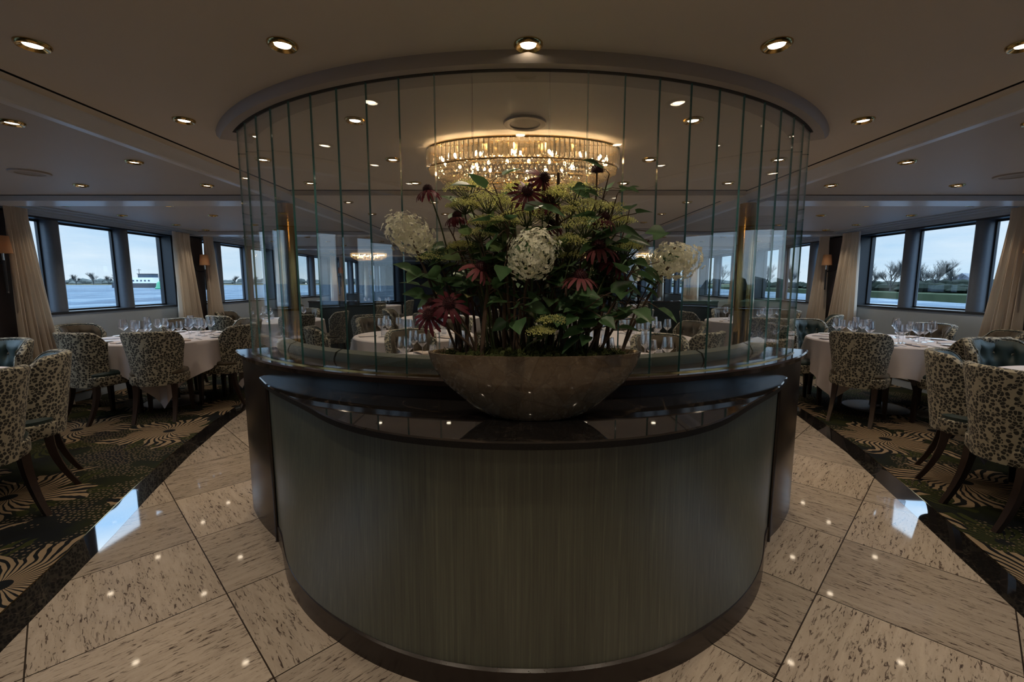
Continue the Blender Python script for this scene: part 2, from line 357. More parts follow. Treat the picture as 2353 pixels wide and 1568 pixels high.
# ------------------------------------------------------------------ mesh helpers
class MB:
    def __init__(s): s.v = []; s.f = []; s.mi = []
    def add(s, vs, fs, m=0):
        b = len(s.v); s.v += [tuple(p) for p in vs]
        for f in fs: s.f.append(tuple(i + b for i in f)); s.mi.append(m)
        return s
    def box(s, x0, x1, y0, y1, z0, z1, m=0):
        return s.add([(x0, y0, z0), (x1, y0, z0), (x1, y1, z0), (x0, y1, z0), (x0, y0, z1), (x1, y0, z1), (x1, y1, z1), (x0, y1, z1)],
                     [(0, 3, 2, 1), (4, 5, 6, 7), (0, 1, 5, 4), (1, 2, 6, 5), (2, 3, 7, 6), (3, 0, 4, 7)], m)
    def grid(s, rows, cu=False, cv=False, m=0):
        nr, nc = len(rows), len(rows[0]); vs = [p for r in rows for p in r]; fs = []
        for i in range(nr if cv else nr - 1):
            for j in range(nc if cu else nc - 1):
                i2, j2 = (i + 1) % nr, (j + 1) % nc
                fs.append((i * nc + j, i * nc + j2, i2 * nc + j2, i2 * nc + j))
        return s.add(vs, fs, m)
    def lathe(s, prof, n=24, cx=0, cy=0, cz=0, sx=1, sy=1, m=0, cap0=False, cap1=False):
        rows = [[(cx + r * sx * cos(2 * pi * j / n), cy + r * sy * sin(2 * pi * j / n), cz + z) for j in range(n)] for r, z in prof]
        s.grid(rows, cu=True, m=m)
        if cap0: s.add(rows[0][::-1], [tuple(range(n))], m)
        if cap1: s.add(rows[-1], [tuple(range(n))], m)
        return s
    def tube(s, pts, rad, n=6, m=0, caps=True):
        k = len(pts); rows = []
        for i, p in enumerate(pts):
            a = pts[max(0, i - 1)]; b = pts[min(k - 1, i + 1)]
            d = [b[q] - a[q] for q in range(3)]; L = sqrt(sum(q * q for q in d)) or 1; d = [q / L for q in d]
            up = (0, 0, 1) if abs(d[2]) < 0.9 else (1, 0, 0)
            e = (d[1] * up[2] - d[2] * up[1], d[2] * up[0] - d[0] * up[2], d[0] * up[1] - d[1] * up[0])
            L = sqrt(sum(q * q for q in e)) or 1; e = [q / L for q in e]
            g = (d[1] * e[2] - d[2] * e[1], d[2] * e[0] - d[0] * e[2], d[0] * e[1] - d[1] * e[0])
            r = rad[i] if isinstance(rad, (list, tuple)) else rad
            rows.append([tuple(p[q] + r * (cos(2 * pi * j / n) * e[q] + sin(2 * pi * j / n) * g[q]) for q in range(3)) for j in range(n)])
        s.grid(rows, cu=True, m=m)
        if caps:
            s.add(rows[0][::-1], [tuple(range(n))], m); s.add(rows[-1], [tuple(range(n))], m)
        return s
    def arc(s, cx, cy, prof, a0, a1, n, m=0, caps=True):
        """sweep a closed (radius, z) profile around (cx,cy); angle 0 faces the camera (-Y)"""
        rows = []
        for i in range(n + 1):
            a = radians(a0 + (a1 - a0) * i / n)
            rows.append([(cx + r * sin(a), cy - r * cos(a), z) for r, z in prof])
        s.grid(rows, cu=True, m=m)
        if caps:
            k = len(prof); s.add(rows[0], [tuple(range(k))], m); s.add(rows[-1], [tuple(range(k))[::-1]], m)
        return s
    def prism(s, poly, z0, z1, m=0):
        n = len(poly)
        s.add([(x, y, z0) for x, y in poly] + [(x, y, z1) for x, y in poly],
              [tuple(range(n))[::-1], tuple(range(n, 2 * n))] + [(i, (i + 1) % n, n + (i + 1) % n, n + i) for i in range(n)], m)
        return s
    def ball(s, c, rx, ry, rz, n=10, k=7, m=0):
        rows = [[(c[0] + rx * sin(pi * i / k) * cos(2 * pi * j / n), c[1] + ry * sin(pi * i / k) * sin(2 * pi * j / n), c[2] + rz * cos(pi * i / k)) for j in range(n)] for i in range(k + 1)]
        return s.grid(rows, cu=True, m=m)

def obj(name, mb, mats, parent=None, smooth=True, loc=None):
    me = bpy.data.meshes.new(name); me.from_pydata(mb.v, [], mb.f); me.validate()
    if isinstance(mats, str): mats = [mats]
    for k in mats: me.materials.append(MATS[k])
    if len(mats) > 1 and len(mb.mi) == len(me.polygons): me.polygons.foreach_set('material_index', mb.mi)
    if smooth:
        me.polygons.foreach_set('use_smooth', [True] * len(me.polygons))
        try: me.set_sharp_from_angle(angle=radians(38))
        except Exception: pass
    me.update()
    o = bpy.data.objects.new(name, me); COL.objects.link(o)
    if parent is not None: o.parent = parent
    if loc: o.location = loc
    return o
def tag(o, label, cat, group=None, kind=None):
    o['label'] = label; o['category'] = cat
    if group: o['group'] = group
    if kind: o['kind'] = kind
    return o
def thing(name, label, cat, loc=(0, 0, 0), rz=0.0, group=None):
    o = bpy.data.objects.new(name, None); o.empty_display_size = 0.05; COL.objects.link(o)
    o.location = loc; o.rotation_euler = (0, 0, rz); return tag(o, label, cat, group)
def struct(name, mb, mats, parent=None, smooth=False):
    o = obj(name, mb, mats, parent, smooth)
    if parent is None: o['kind'] = 'structure'
    return o
def dup(root, loc, rz=None, label=None, group=None, scale=None, swap=None):
    def cp(o, par):
        c = o.copy(); COL.objects.link(c)
        if par is not None: c.parent = par
        if swap and o.type == 'MESH' and o.name.split('.')[0] in swap and par is not None: c.data = swap[o.name.split('.')[0]]
        for ch in list(o.children): cp(ch, c)
        return c
    r = cp(root, None); r.location = loc
    if rz is not None: r.rotation_euler = (0, 0, rz)
    if label: r['label'] = label
    if group: r['group'] = group
    if scale: r.scale = (scale,) * 3
    return r

# pixel of the photograph (2353x1568) -> point at depth Y, or on a horizontal plane
TH = radians(7.2)
def ray(px, py):
    x, y = (px - 1176.5) / 1046.0, -(py - 784.0) / 1046.0
    return (x, cos(TH) + y * sin(TH), -sin(TH) + y * cos(TH))
def at_y(px, py, Y):
    d = ray(px, py); k = Y / d[1]; return (d[0] * k, Y, EYE + d[2] * k)
def at_z(px, py, z):
    d = ray(px, py); k = (z - EYE) / d[2]; return (d[0] * k, d[1] * k, z)
def lerp_tab(tab, x):
    if x <= tab[0][0]: return tab[0][1]
    for (a, b), (c, d) in zip(tab, tab[1:]):
        if x <= c: return b + (d - b) * (x - a) / (c - a)
    return tab[-1][1]

# ------------------------------------------------------------------ room shell
Y0, Y1 = -4.6, 20.0
WX = 5.35
ZC, ZS = 2.295, 2.25
CX, CY = 0.06, 4.0
EL, ER = -2.10, 2.22     # edges of the central ceiling field

fl = MB().box(-5.6, 5.6, Y0, Y1, -0.12, 0.0)
struct('floor', fl, 'carpet')
BL = [(-6, -1.35), (0.2, -1.50), (1.0, -1.77), (1.6, -1.98), (2.36, -2.235), (3.0, -2.47), (3.71, -2.70), (4.5, -2.91), (5.1, -3.03), (6.2, -3.2)]
BR = [(-6, 1.45), (0.2, 1.62), (1.0, 1.92), (1.77, 2.18), (2.5, 2.43), (3.1, 2.63), (3.71, 2.83), (4.8, 3.09), (6.2, 3.33)]
ys = [Y0 + 0.02 + i * (6.2 - Y0 - 0.02) / 60 for i in range(61)]
mf = MB().grid([[(lerp_tab(BL, y), y, 0.004), (lerp_tab(BR, y), y, 0.004)] for y in ys])
struct('floor_marble', mf, 'marble_floor')
for nm, tab, s in (('trim_1', BL, -1), ('trim_2', BR, 1)):
    b = MB().grid([[(lerp_tab(tab, y), y, 0.0045), (lerp_tab(tab, y) + s * 0.16, y, 0.0045)][::s] for y in ys])
    b.grid([[(lerp_tab(tab, y) + s * 0.16, y, 0.0055), (lerp_tab(tab, y) + s * 0.166, y, 0.0055)][::s] for y in ys], m=1)
    struct(nm, b, ['black_marble', 'brass'])

# central ceiling field, side fields, cove bands
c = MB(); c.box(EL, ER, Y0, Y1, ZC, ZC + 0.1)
c.box(-5.7, 5.7, Y0, Y1, 2.42, 2.52)  # unseen slab above the ceiling, added to stop sky light leaking in
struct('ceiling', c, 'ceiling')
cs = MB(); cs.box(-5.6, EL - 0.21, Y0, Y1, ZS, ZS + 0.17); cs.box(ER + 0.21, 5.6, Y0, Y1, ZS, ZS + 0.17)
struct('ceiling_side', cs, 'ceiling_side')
for i, (e, s) in enumerate(((EL, -1), (ER, 1))):
    g = MB()
    pr = [(0, ZC), (0.0, ZC + 0.03), (0.022, ZC + 0.03), (0.022, ZC)]
    def strip(pts, m):
        g.grid([[(e + s * x, Y0, z), (e + s * x, Y1, z)][::-s] for x, z in pts], m=m)
    strip(pr, 0); strip([(0.022, ZC), (0.09, ZC - 0.002)], 1)
    strip([(0.09, ZC - 0.002), (0.10, ZC - 0.006), (0.125, 2.228), (0.14, 2.222), (0.195, 2.224), (0.205, 2.23), (0.212, ZS + 0.01)], 2)
    struct('trim_%d' % (3 + i), g, ['groove', 'ceiling', 'gloss_band'])
k = 5
for yb in (4.46, 7.5, 10.5, 13.5, 16.5):
    b = MB()
    b.box(EL + 0.002, ER - 0.002, yb, yb + 0.30, ZC - 0.045, ZC + 0.02, 2)
    for x0, x1 in ((-5.5, EL - 0.2), (ER + 0.2, 5.5)):
        b.box(x0, x1, yb, yb + 0.30, ZS - 0.05, ZS + 0.02, 0)
        b.box(x0, x1, yb - 0.03, yb - 0.012, ZS - 0.003, ZS + 0.02, 1)
    b.box(EL + 0.002, ER - 0.002, yb - 0.03, yb - 0.012, ZC - 0.003, ZC + 0.02, 1)
    struct('trim_%d' % k, b, ['gloss_band', 'groove', 'ceiling']); k += 1
# end walls
w = MB().box(-5.6, 5.6, Y1, Y1 + 0.2, 0, 2.45); struct('wall_far', w, 'pillar')
w = MB().box(-5.6, 5.6, Y0 - 0.2, Y0, 0, 2.45); struct('wall_back', w, 'pillar')

# window walls: period 3 m, windows 4.72+3k .. 7.05+3k
SILL, HEAD = 1.09, 2.145
WINS = [(4.85 + 3 * k, 7.24 + 3 * k) for k in range(-3, 5)]
wi = 1
for side, nm in ((-1, 'left'), (1, 'right')):
    X = side * WX + CX
    def xb(a, b): return (min(a, b), max(a, b))
    lo = MB(); x0, x1 = xb(X, X + side * 0.25)
    lo.box(x0, x1, Y0, Y1, 0, SILL - 0.03, 0)
    lo.box(x0, x1, Y0, Y1, HEAD + 0.03, 2.45, 0)
    ya = Y0
    for a, b in WINS:
        lo.box(x0, x1, ya, a, SILL - 0.03, HEAD + 0.03, 0)
        ya = b
    lo.box(x0, x1, ya, Y1, SILL - 0.03, HEAD + 0.03, 0)
    struct('wall_' + nm, lo, 'wall')
    pl = MB(); xp0, xp1 = xb(X - side * 0.05, X)
    for a, b in WINS:
        pl.box(xp0, xp1, b + 0.02, b + 0.59, 0.0, ZS, 0)
    struct('trim_%s_pillar' % nm if False else 'trim_%d' % (20 + wi), pl, 'pillar')
    bb = MB(); bb.box(*xb(X - side * 0.02, X), Y0, Y1, 0.0, 0.10, 0); bb.box(*xb(X - side * 0.024, X), Y0, Y1, 0.10, 0.112, 1)
    struct('baseboard_' + nm, bb, ['wall', 'brass'])
    cr = MB()
    for q, (dx, z0) in enumerate(((0.05, 2.165), (0.10, 2.19), (0.17, 2.215), (0.24, 2.235))):
        cr.box(*xb(X - side * dx, X - side * (dx - 0.07)), Y0, Y1, z0, ZS + 0.01, 0)
    struct('trim_%d' % (40 + wi), cr, 'wall')
    for a, b in WINS:
        f = MB(); xi0, xi1 = xb(X - side * 0.01, X + side * 0.22)
        f.box(xi0, xi1, a, b, SILL - 0.03, SILL, 0); f.box(xi0, xi1, a, b, HEAD, HEAD + 0.03, 0)
        f.box(xi0, xi1, a, a + 0.05, SILL, HEAD, 0); f.box(xi0, xi1, b - 0.06, b, SILL, HEAD, 0)
        wo = struct('window_%d' % wi, f, 'frame_dark')
        for mY in (a + 0.58, a + 1.55):
            m = MB()
            rr = [(X + side * (0.02 + 0.0 * 0), 0)]
            prof = []
            for q in range(9):
                an = pi * q / 8
                prof.append((X + side * (0.10 - 0.08 * sin(an)), mY - 0.075 * cos(an)))
            prof += [(X + side * 0.20, mY + 0.075), (X + side * 0.20, mY - 0.075)]
            if side > 0: prof = prof[::-1]
            m.prism(prof, SILL, HEAD)
            obj('mullion', m, 'mullion', wo)
        for p0, p1 in ((a + 0.05, a + 0.505), (a + 0.655, a + 1.475), (a + 1.625, b - 0.06)):
            p = MB().box(*xb(X + side * 0.16, X + side * 0.166), p0, p1, SILL, HEAD)
            obj('pane', p, 'pane', wo, smooth=False)
            q = MB(); t0, t1 = xb(X + side * 0.15, X + side * 0.176)
            q.box(t0, t1, p0, p1, SILL, SILL + 0.022); q.box(t0, t1, p0, p1, HEAD - 0.022, HEAD)
            q.box(t0, t1, p0, p0 + 0.018, SILL + 0.022, HEAD - 0.022); q.box(t0, t1, p1 - 0.018, p1, SILL + 0.022, HEAD - 0.022)
            obj('sash', q, 'frame_dark', wo, smooth=False)
        wi += 1

# ------------------------------------------------------------------ outside
wt = MB().box(-4200, 4200, -600, 4200, -2.9, -2.5); struct('water', wt, 'water')
sh = MB()
for (x0, x1, y0, y1, z1) in ((-2600, -150, 1250, 1500, -1.0), (-150, 900, 1300, 1500, -1.2)):
    sh.box(x0, x1, y0, y1, -2.6, z1, 0)
sh.box(-2600, 900, 1246, 1252, -2.6, 0.2, 1)
bank = [(38, -120), (60, -20), (95, 107), (122, 204), (170, 420), (240, 900), (900, 900), (900, -120)]
sh.prism(bank, -2.6, -0.9, 0)
struct('land', sh, ['grass_land', 'reed'])
# brush along the far bank: nobody could count it
br = MB()
for i in range(520):
    x = -2500 + R.random() * 3200; h = 5 + R.random() ** 2 * 13; y = 1258 + R.random() * 60; wdt = 8 + R.random() * 16
    br.ball((x, y, -1 + h * 0.45), wdt, 8, h * 0.6, 6, 4)
tag(obj('shrubbery', br, 'hazy_brush'), 'grey band of bare shrubs along the far shore', 'shrubs', kind='stuff')
br = MB()
for i in range(380):
    s_ = R.random(); x = 52 + 110 * s_ + 12 + R.random() * 14; y = -30 + 380 * s_; h = 1.2 + R.random() * 2.4
    br.ball((x, y, -0.9 + h * 0.4), 1.4 + R.random() * 2, 1.6 + R.random() * 2.5, h * 0.6, 6, 4)
tag(obj('undergrowth', br, 'thicket'), 'low dark undergrowth on the grassy bank outside right windows', 'shrubs', kind='stuff')

def bare_tree(name, label, loc, h, seed, levels=5, group=None):
    rr = random.Random(seed); m = MB(); tr = MB()
    def grow(p, d, L, r, lv):
        q = tuple(p[k] + d[k] * L * 0.5 + rr.uniform(-.06, .06) * L for k in range(3))
        e = tuple(p[k] + d[k] * L for k in range(3))
        (tr if lv == levels else m).tube([p, q, e], [r, r * 0.85, r * 0.7], 5 if lv > 2 else 3, caps=False)
        if lv == 0: return
        for i in range(4 if lv > 2 else 3):
            a = rr.uniform(0, 2 * pi); sp = rr.uniform(0.30, 0.75)
            nd = [d[0] + sp * cos(a), d[1] + sp * sin(a), d[2] + rr.uniform(0.0, 0.45)]
            n = sqrt(sum(k * k for k in nd)); nd = [k / n for k in nd]
            st = rr.uniform(0.30, 1.0)
            grow(tuple(p[k] + d[k] * L * st for k in range(3)), nd, L * rr.uniform(0.66, 0.86), r * 0.55, lv - 1)
    grow((0, 0, 0), (0, 0, 1), h * 0.25, h * 0.020, levels)
    t = thing(name, label, 'tree', loc, 0, group)
    obj('trunk', tr, 'bark', t); obj('branches', m, 'bark', t)
    return t
t1 = bare_tree('bare_tree', 'tall bare tree on the bank, middle of the right window', (0, 0, 0), 9.0, 3, 6)
def put_tree(px, py_base, Y, hp, first=None, label=None):
    p = at_y(px, py_base, Y); loc = (p[0], p[1], -0.9)
    s = hp * Y / 1046.0 / 8.0
    if first is not None:
        first.location = loc; first.scale = (s,) * 3; return first
    o = dup(t1, loc, R.random() * 6, label, None, s); return o
put_tree(2150, 668, 120, 96, first=t1)
put_tree(2185, 668, 140, 70, label='small bare tree next to the blue roof, nearer right window')
put_tree(2115, 668, 150, 84, label='bare tree just right of the right window mullion')
put_tree(1978, 668, 150, 62, label='low bare tree nearest the cream curtain, nearer right window')
put_tree(2045, 668, 135, 92, label='dense bare tree at the left half of the nearer right window')
put_tree(2000, 668, 128, 85, label='leaning bare tree beside the cream curtain, nearer right window')
put_tree(2090, 668, 126, 75, label='shorter bare tree behind the right window mullion')
put_tree(1815, 668, 190, 75, label='bushy bare tree outside the second right window')
put_tree(1760, 668, 210, 70, label='bare tree outside right window beyond the glass screen')
put_tree(1655, 662, 260, 70, label='distant bare tree outside right windows, farthest from the bouquet')
for i, (px, hp) in enumerate(((175, 30), (215, 36), (250, 26), (265, 30), (540, 26), (585, 24))):
    p = at_y(px, 652, 1240); tr_ = dup(t1, (p[0], p[1], -1), R.random() * 6, 'tiny bare tree on the far shore outside the left windows', 'trees on the far shore', hp * 1240 / 1046.0 / 8.0)
# house with a blue roof on the right bank
hs = thing('house', 'low house with dark blue roof outside the right window', 'house', (at_y(2222, 660, 150)[0], 150, -0.9), 0.6)
m = MB().box(-9, 9, -4, 4, 0, 2.2); obj('wall', m, 'brick', hs, False)
m = MB().add([(-9.6, -4.6, 2.1), (9.6, -4.6, 2.1), (9.6, 4.6, 2.1), (-9.6, 4.6, 2.1), (-8, 0, 5.6), (8, 0, 5.6)], [(0, 1, 5, 4), (1, 2, 5), (2, 3, 4, 5), (3, 0, 4), (3, 2, 1, 0)]); obj('roof', m, 'roof_blue', hs, False)
# small white house on the far left shore
p = at_y(90, 650, 1200); fh = thing('farmhouse', 'tiny farmhouse on the far left shore', 'house', (p[0], p[1], -1), 0)
m = MB().box(-16, 16, -6, 6, 0, 8); obj('wall', m, 'white_paint', fh, False)
m = MB().add([(-18, -8, 8), (18, -8, 8), (18, 8, 8), (-18, 8, 8), (-14, 0, 20), (14, 0, 20)], [(0, 1, 5, 4), (1, 2, 5), (2, 3, 4, 5), (3, 0, 4)]); obj('roof', m, 'roof_blue', fh, False)
# barge and buoy outside the first left window
S = 430 / 1046.0
p = at_y(352, 655, 430); bg_ = thing('cargo_barge', 'dark cargo barge with white deckhouse outside the left window', 'boat', (p[0], p[1], -2.5), 0)
m = MB()
hullp = [(-34, -5.5), (48, -5.5), (60, 0), (48, 5.5), (-34, 5.5)]
m.prism(hullp, -0.3, 4.2); m.prism([(34, -5.5), (50, -5.5), (62, 0), (50, 5.5), (34, 5.5)], 4.2, 6.0); obj('hull', m, 'hull', bg_, False)
m = MB().box(-22, 4, -4.4, 4.4, 4.2, 8.6); m.box(-17, 4, -4, 4, 8.6, 9.4); obj('deckhouse', m, 'white_paint', bg_, False)
m = MB()
for q in range(6): m.box(-19 + q * 3.6, -17.4 + q * 3.6, -4.46, -4.38, 5.8, 7.2)
obj('windows', m, 'dark_glass', bg_, False)
m = MB().box(-11, 3, -3.2, 3.2, 9.4, 12.6); obj('wheelhouse', m, 'dark_glass', bg_, False)
m = MB().box(-11.6, 3.6, -3.6, 3.6, 12.6, 13.0); obj('wheelhouse_roof', m, 'hull', bg_, False)
m = MB().tube([(-12, 0, 9), (-12, 0, 17.5)], 0.22, 5); m.tube([(-14, 0, 16.5), (-10, 0, 16.5)], 0.2, 5); m.tube([(6, 0, 8), (6, 0, 12)], 0.2, 5); obj('mast', m, 'hull', bg_)
p = at_y(369, 664, 330); by = thing('buoy', 'green buoy floating in front of the barge', 'buoy', (p[0], p[1], -2.5))
m = MB().lathe([(0.01, -0.3), (3.2, -0.3), (3.3, 0.5), (2.6, 1.6), (2.0, 4.4), (1.0, 5.4), (0.01, 5.6)], 16); obj('body', m, 'buoy', by)
m = MB().lathe([(0.4, 5.3), (0.4, 6.6), (0.01, 7.6)], 10); obj('top_mark', m, 'buoy', by)

# ------------------------------------------------------------------ curved counter
ct = thing('reception_counter', 'curved dark wood counter with green grained front and black shelf', 'counter', (0, 0, 0))
BR_ = 2.12; RI = 2.00
A0, A1 = -53.5, 53.5
m = MB().arc(CX, CY, [(BR_, 0.0), (BR_, 0.985), (RI, 0.985), (RI, 0.0)], A0, A1, 90); obj('body', m, 'dark_wood', ct)
m = MB().arc(CX, CY, [(BR_ + 0.012, 0.985), (BR_ + 0.028, 0.990), (BR_ + 0.030, 1.012), (BR_ + 0.024, 1.02), (1.93, 1.02), (1.925, 0.985)], A0 - 0.8, A1 + 0.8, 96); obj('ledge', m, 'ledge_wood', ct)
TOP = [(0, 1.383), (0.2, 1.397), (0.4, 1.447), (0.57, 1.527), (0.73, 1.648), (0.92, 1.842), (1.07, 1.995), (1.23, 2.165), (1.40, 2.385)]
def ytop(dx):
    # smooth interpolation of TOP (Catmull-Rom)
    t_ = [(-0.2, 1.397)] + TOP + [(1.55, 2.60)]
    dx = abs(dx)
    for i in range(1, len(t_) - 2):
        if dx <= t_[i + 1][0] or i == len(t_) - 3:
            u = (dx - t_[i][0]) / (t_[i + 1][0] - t_[i][0]); p0, p1, p2, p3 = (t_[i - 1][1], t_[i][1], t_[i + 1][1], t_[i + 2][1])
            return 0.5 * (2 * p1 + (p2 - p0) * u + (2 * p0 - 5 * p1 + 4 * p2 - p3) * u * u + (3 * p1 - p0 - 3 * p2 + p3) * u ** 3)
def ybot(dx):
    a = 2.80 - sqrt(max(0.0, 1.377 ** 2 - dx * dx)); b = ytop(dx) + 0.034
    h = max(0.0, 1 - abs(a - b) / 0.06); return min(a, b) - 0.06 * h * h * 0.25
NX = 72
dxs = [1.362 * sin(pi / 2 * (-1 + 2 * i / NX)) for i in range(NX + 1)]
def front(dx, f, inset=0.0): # f 0 bottom .. 1 top
    y = ybot(dx) * (1 - f) + (ytop(dx) + 0.03) * f
    return (CX + dx * (1 - 0.0 * inset), y + inset)
SL0, SL1 = 0.904, 0.93
m = MB().grid([[(*front(dx, f, 0.012), 0.10 + (SL0 - 0.10) * f) for dx in dxs] for f in [q / 10 for q in range(11)]]); obj('front_panel', m, 'green_wood', ct)
pb = []
m = MB().grid([[(*front(dx, z / SL0), z) for dx in dxs] for z in (0.0, 0.05, 0.094)] + [[(*front(dx, 0.1 / SL0, 0.012), 0.10) for dx in dxs]]); obj('plinth', m, 'dark_wood', ct)
def slab_back(dx):
    return CY - sqrt((BR_ - 0.01) ** 2 - dx * dx)
sd = [1.395 * sin(pi / 2 * (-1 + 2 * i / NX)) for i in range(NX + 1)]
rows = [[(CX + dx, slab_back(dx), SL1) for dx in sd]]
rows += [[(CX + dx, ytop(dx) - 0.012, SL1) for dx in sd], [(CX + dx, ytop(dx) - 0.018, SL1 - 0.005) for dx in sd], [(CX + dx, ytop(dx) - 0.018, SL0) for dx in sd], [(CX + dx, ytop(dx) + 0.02, SL0 - 0.001) for dx in sd]]
m = MB().grid(rows[:3][::-1]); m.grid(rows[2:][::-1], m=1); obj('shelf', m, ['black_marble', 'granite_edge'], ct)
# vertical end trims where the green front meets the body
for s in (-1, 1):
    m = MB().tube([(CX + s * 1.357, 2.362, 0.0), (CX + s * 1.357, 2.362, 0.5), (CX + s * 1.357, 2.362, SL0 - 0.005)], 0.010, 8); obj('end_trim', m, 'dark_wood', ct)

# glass screen of overlapping panels
gs = thing('glass_screen', 'curved screen of clear vertical glass panels on the counter ledge', 'glass screen', (0, 0, 0))
RG = 2.09; STEP = 4.24; A_S = 2.45 - 12 * STEP
for i in range(23):
    a0, a1 = radians(A_S + i * STEP + 0.05), radians(A_S + (i + 1) * STEP - 0.05)
    P = []
    for r in (RG + 0.004, RG - 0.004):
        for a in (a0, a1): P.append((CX + r * sin(a), CY - r * cos(a)))
    o0, o1, i0, i1 = P
    z0, z1 = 1.0205, 2.2535
    m = MB()
    m.add([(*o0, z0), (*o1, z0), (*o1, z1), (*o0, z1)], [(0, 1, 2, 3)], 0)
    m.add([(*i0, z0), (*i1, z0), (*i1, z1), (*i0, z1)], [(3, 2, 1, 0)], 0)
    m.add([(*o0, z0), (*i0, z0), (*i0, z1), (*o0, z1)], [(3, 2, 1, 0)], 1)
    m.add([(*o1, z0), (*i1, z0), (*i1, z1), (*o1, z1)], [(0, 1, 2, 3)], 1)
    obj('glass_panel', m, ['glass_panel', 'glass_edge'], gs, smooth=False)
m = MB().arc(CX, CY, [(RG + 0.009, 1.0202), (RG + 0.009, 1.025), (RG + 0.005, 1.025), (RG + 0.005, 1.0202)], -48.4, 49.1, 80)
m.arc(CX, CY, [(RG - 0.005, 1.0202), (RG - 0.005, 1.025), (RG - 0.009, 1.025), (RG - 0.009, 1.0202)], -48.4, 49.1, 80); obj('base_channel', m, 'brass', gs)
# ceiling ring
m = MB().arc(CX, CY, [(1.98, 2.254), (1.98, 2.30), (2.165, 2.30), (2.16, 2.27), (2.145, 2.254)], -55, 55, 90)
m.arc(CX, CY, [(RG + 0.012, 2.2525), (RG + 0.012, 2.2545), (RG - 0.012, 2.2545), (RG - 0.012, 2.2525)], -50, 50, 80, 1)
struct('trim_15', m, ['ring_trim', 'groove'], smooth=True)

# banquette cushions behind the glass
BAN = [(-56.5, -47, 'end of the banquette at left, by the brass column'), (-46.6, -31.5, 'left end behind the glass'), (-31.1, -1, 'left of the bouquet behind the glass'), (-0.6, 29.0, 'right of the bouquet behind the glass'), (29.4, 44.5, 'right side behind the glass'), (45, 56.5, 'end of the banquette at right, by the brass column')]
for a0, a1, wh in BAN:
    t = thing('banquette', 'olive velvet banquette back cushion, ' + wh, 'banquette', (0, 0, 0), 0, 'banquette sections inside the counter')
    prof = [(1.915, 0.45), (1.915, 1.03), (1.90, 1.06), (1.865, 1.073), (1.83, 1.06), (1.81, 1.02), (1.80, 0.47)]
    m = MB().arc(CX, CY, prof, a0, a1, 24); obj('back_cushion', m, 'velvet_olive', t)
    m = MB().arc(CX, CY, [(1.80, 0.36), (1.80, 0.47), (1.78, 0.49), (1.40, 0.49), (1.37, 0.47), (1.37, 0.36)], a0, a1, 24); obj('seat', m, 'velvet_olive', t)
    m = MB().arc(CX, CY, [(1.86, 0.0), (1.86, 0.36), (1.42, 0.36), (1.42, 0.0)], a0, a1, 24); obj('base', m, 'dark_wood', t)

# ------------------------------------------------------------------ brass columns
for x, y, lab in ((-2.24, 4.62, 'brass column behind the glass screen, left of the bouquet'), (2.33, 4.62, 'brass column behind the glass screen, right of the bouquet'),
                  (-2.2, 13.3, 'distant brass column far down the room, left of the bouquet'), (2.3, 13.3, 'distant brass column far down the room, right of the bouquet')):
    t = thing('brass_column', lab, 'column', (x, y, 0))
    m = MB().lathe([(0.075, 0.0), (0.075, ZS - 0.05)], 28); obj('shaft', m, 'brass', t)
    m = MB().lathe([(0.1, 0.0), (0.1, 0.02), (0.078, 0.03)], 28); obj('base', m, 'brass', t)

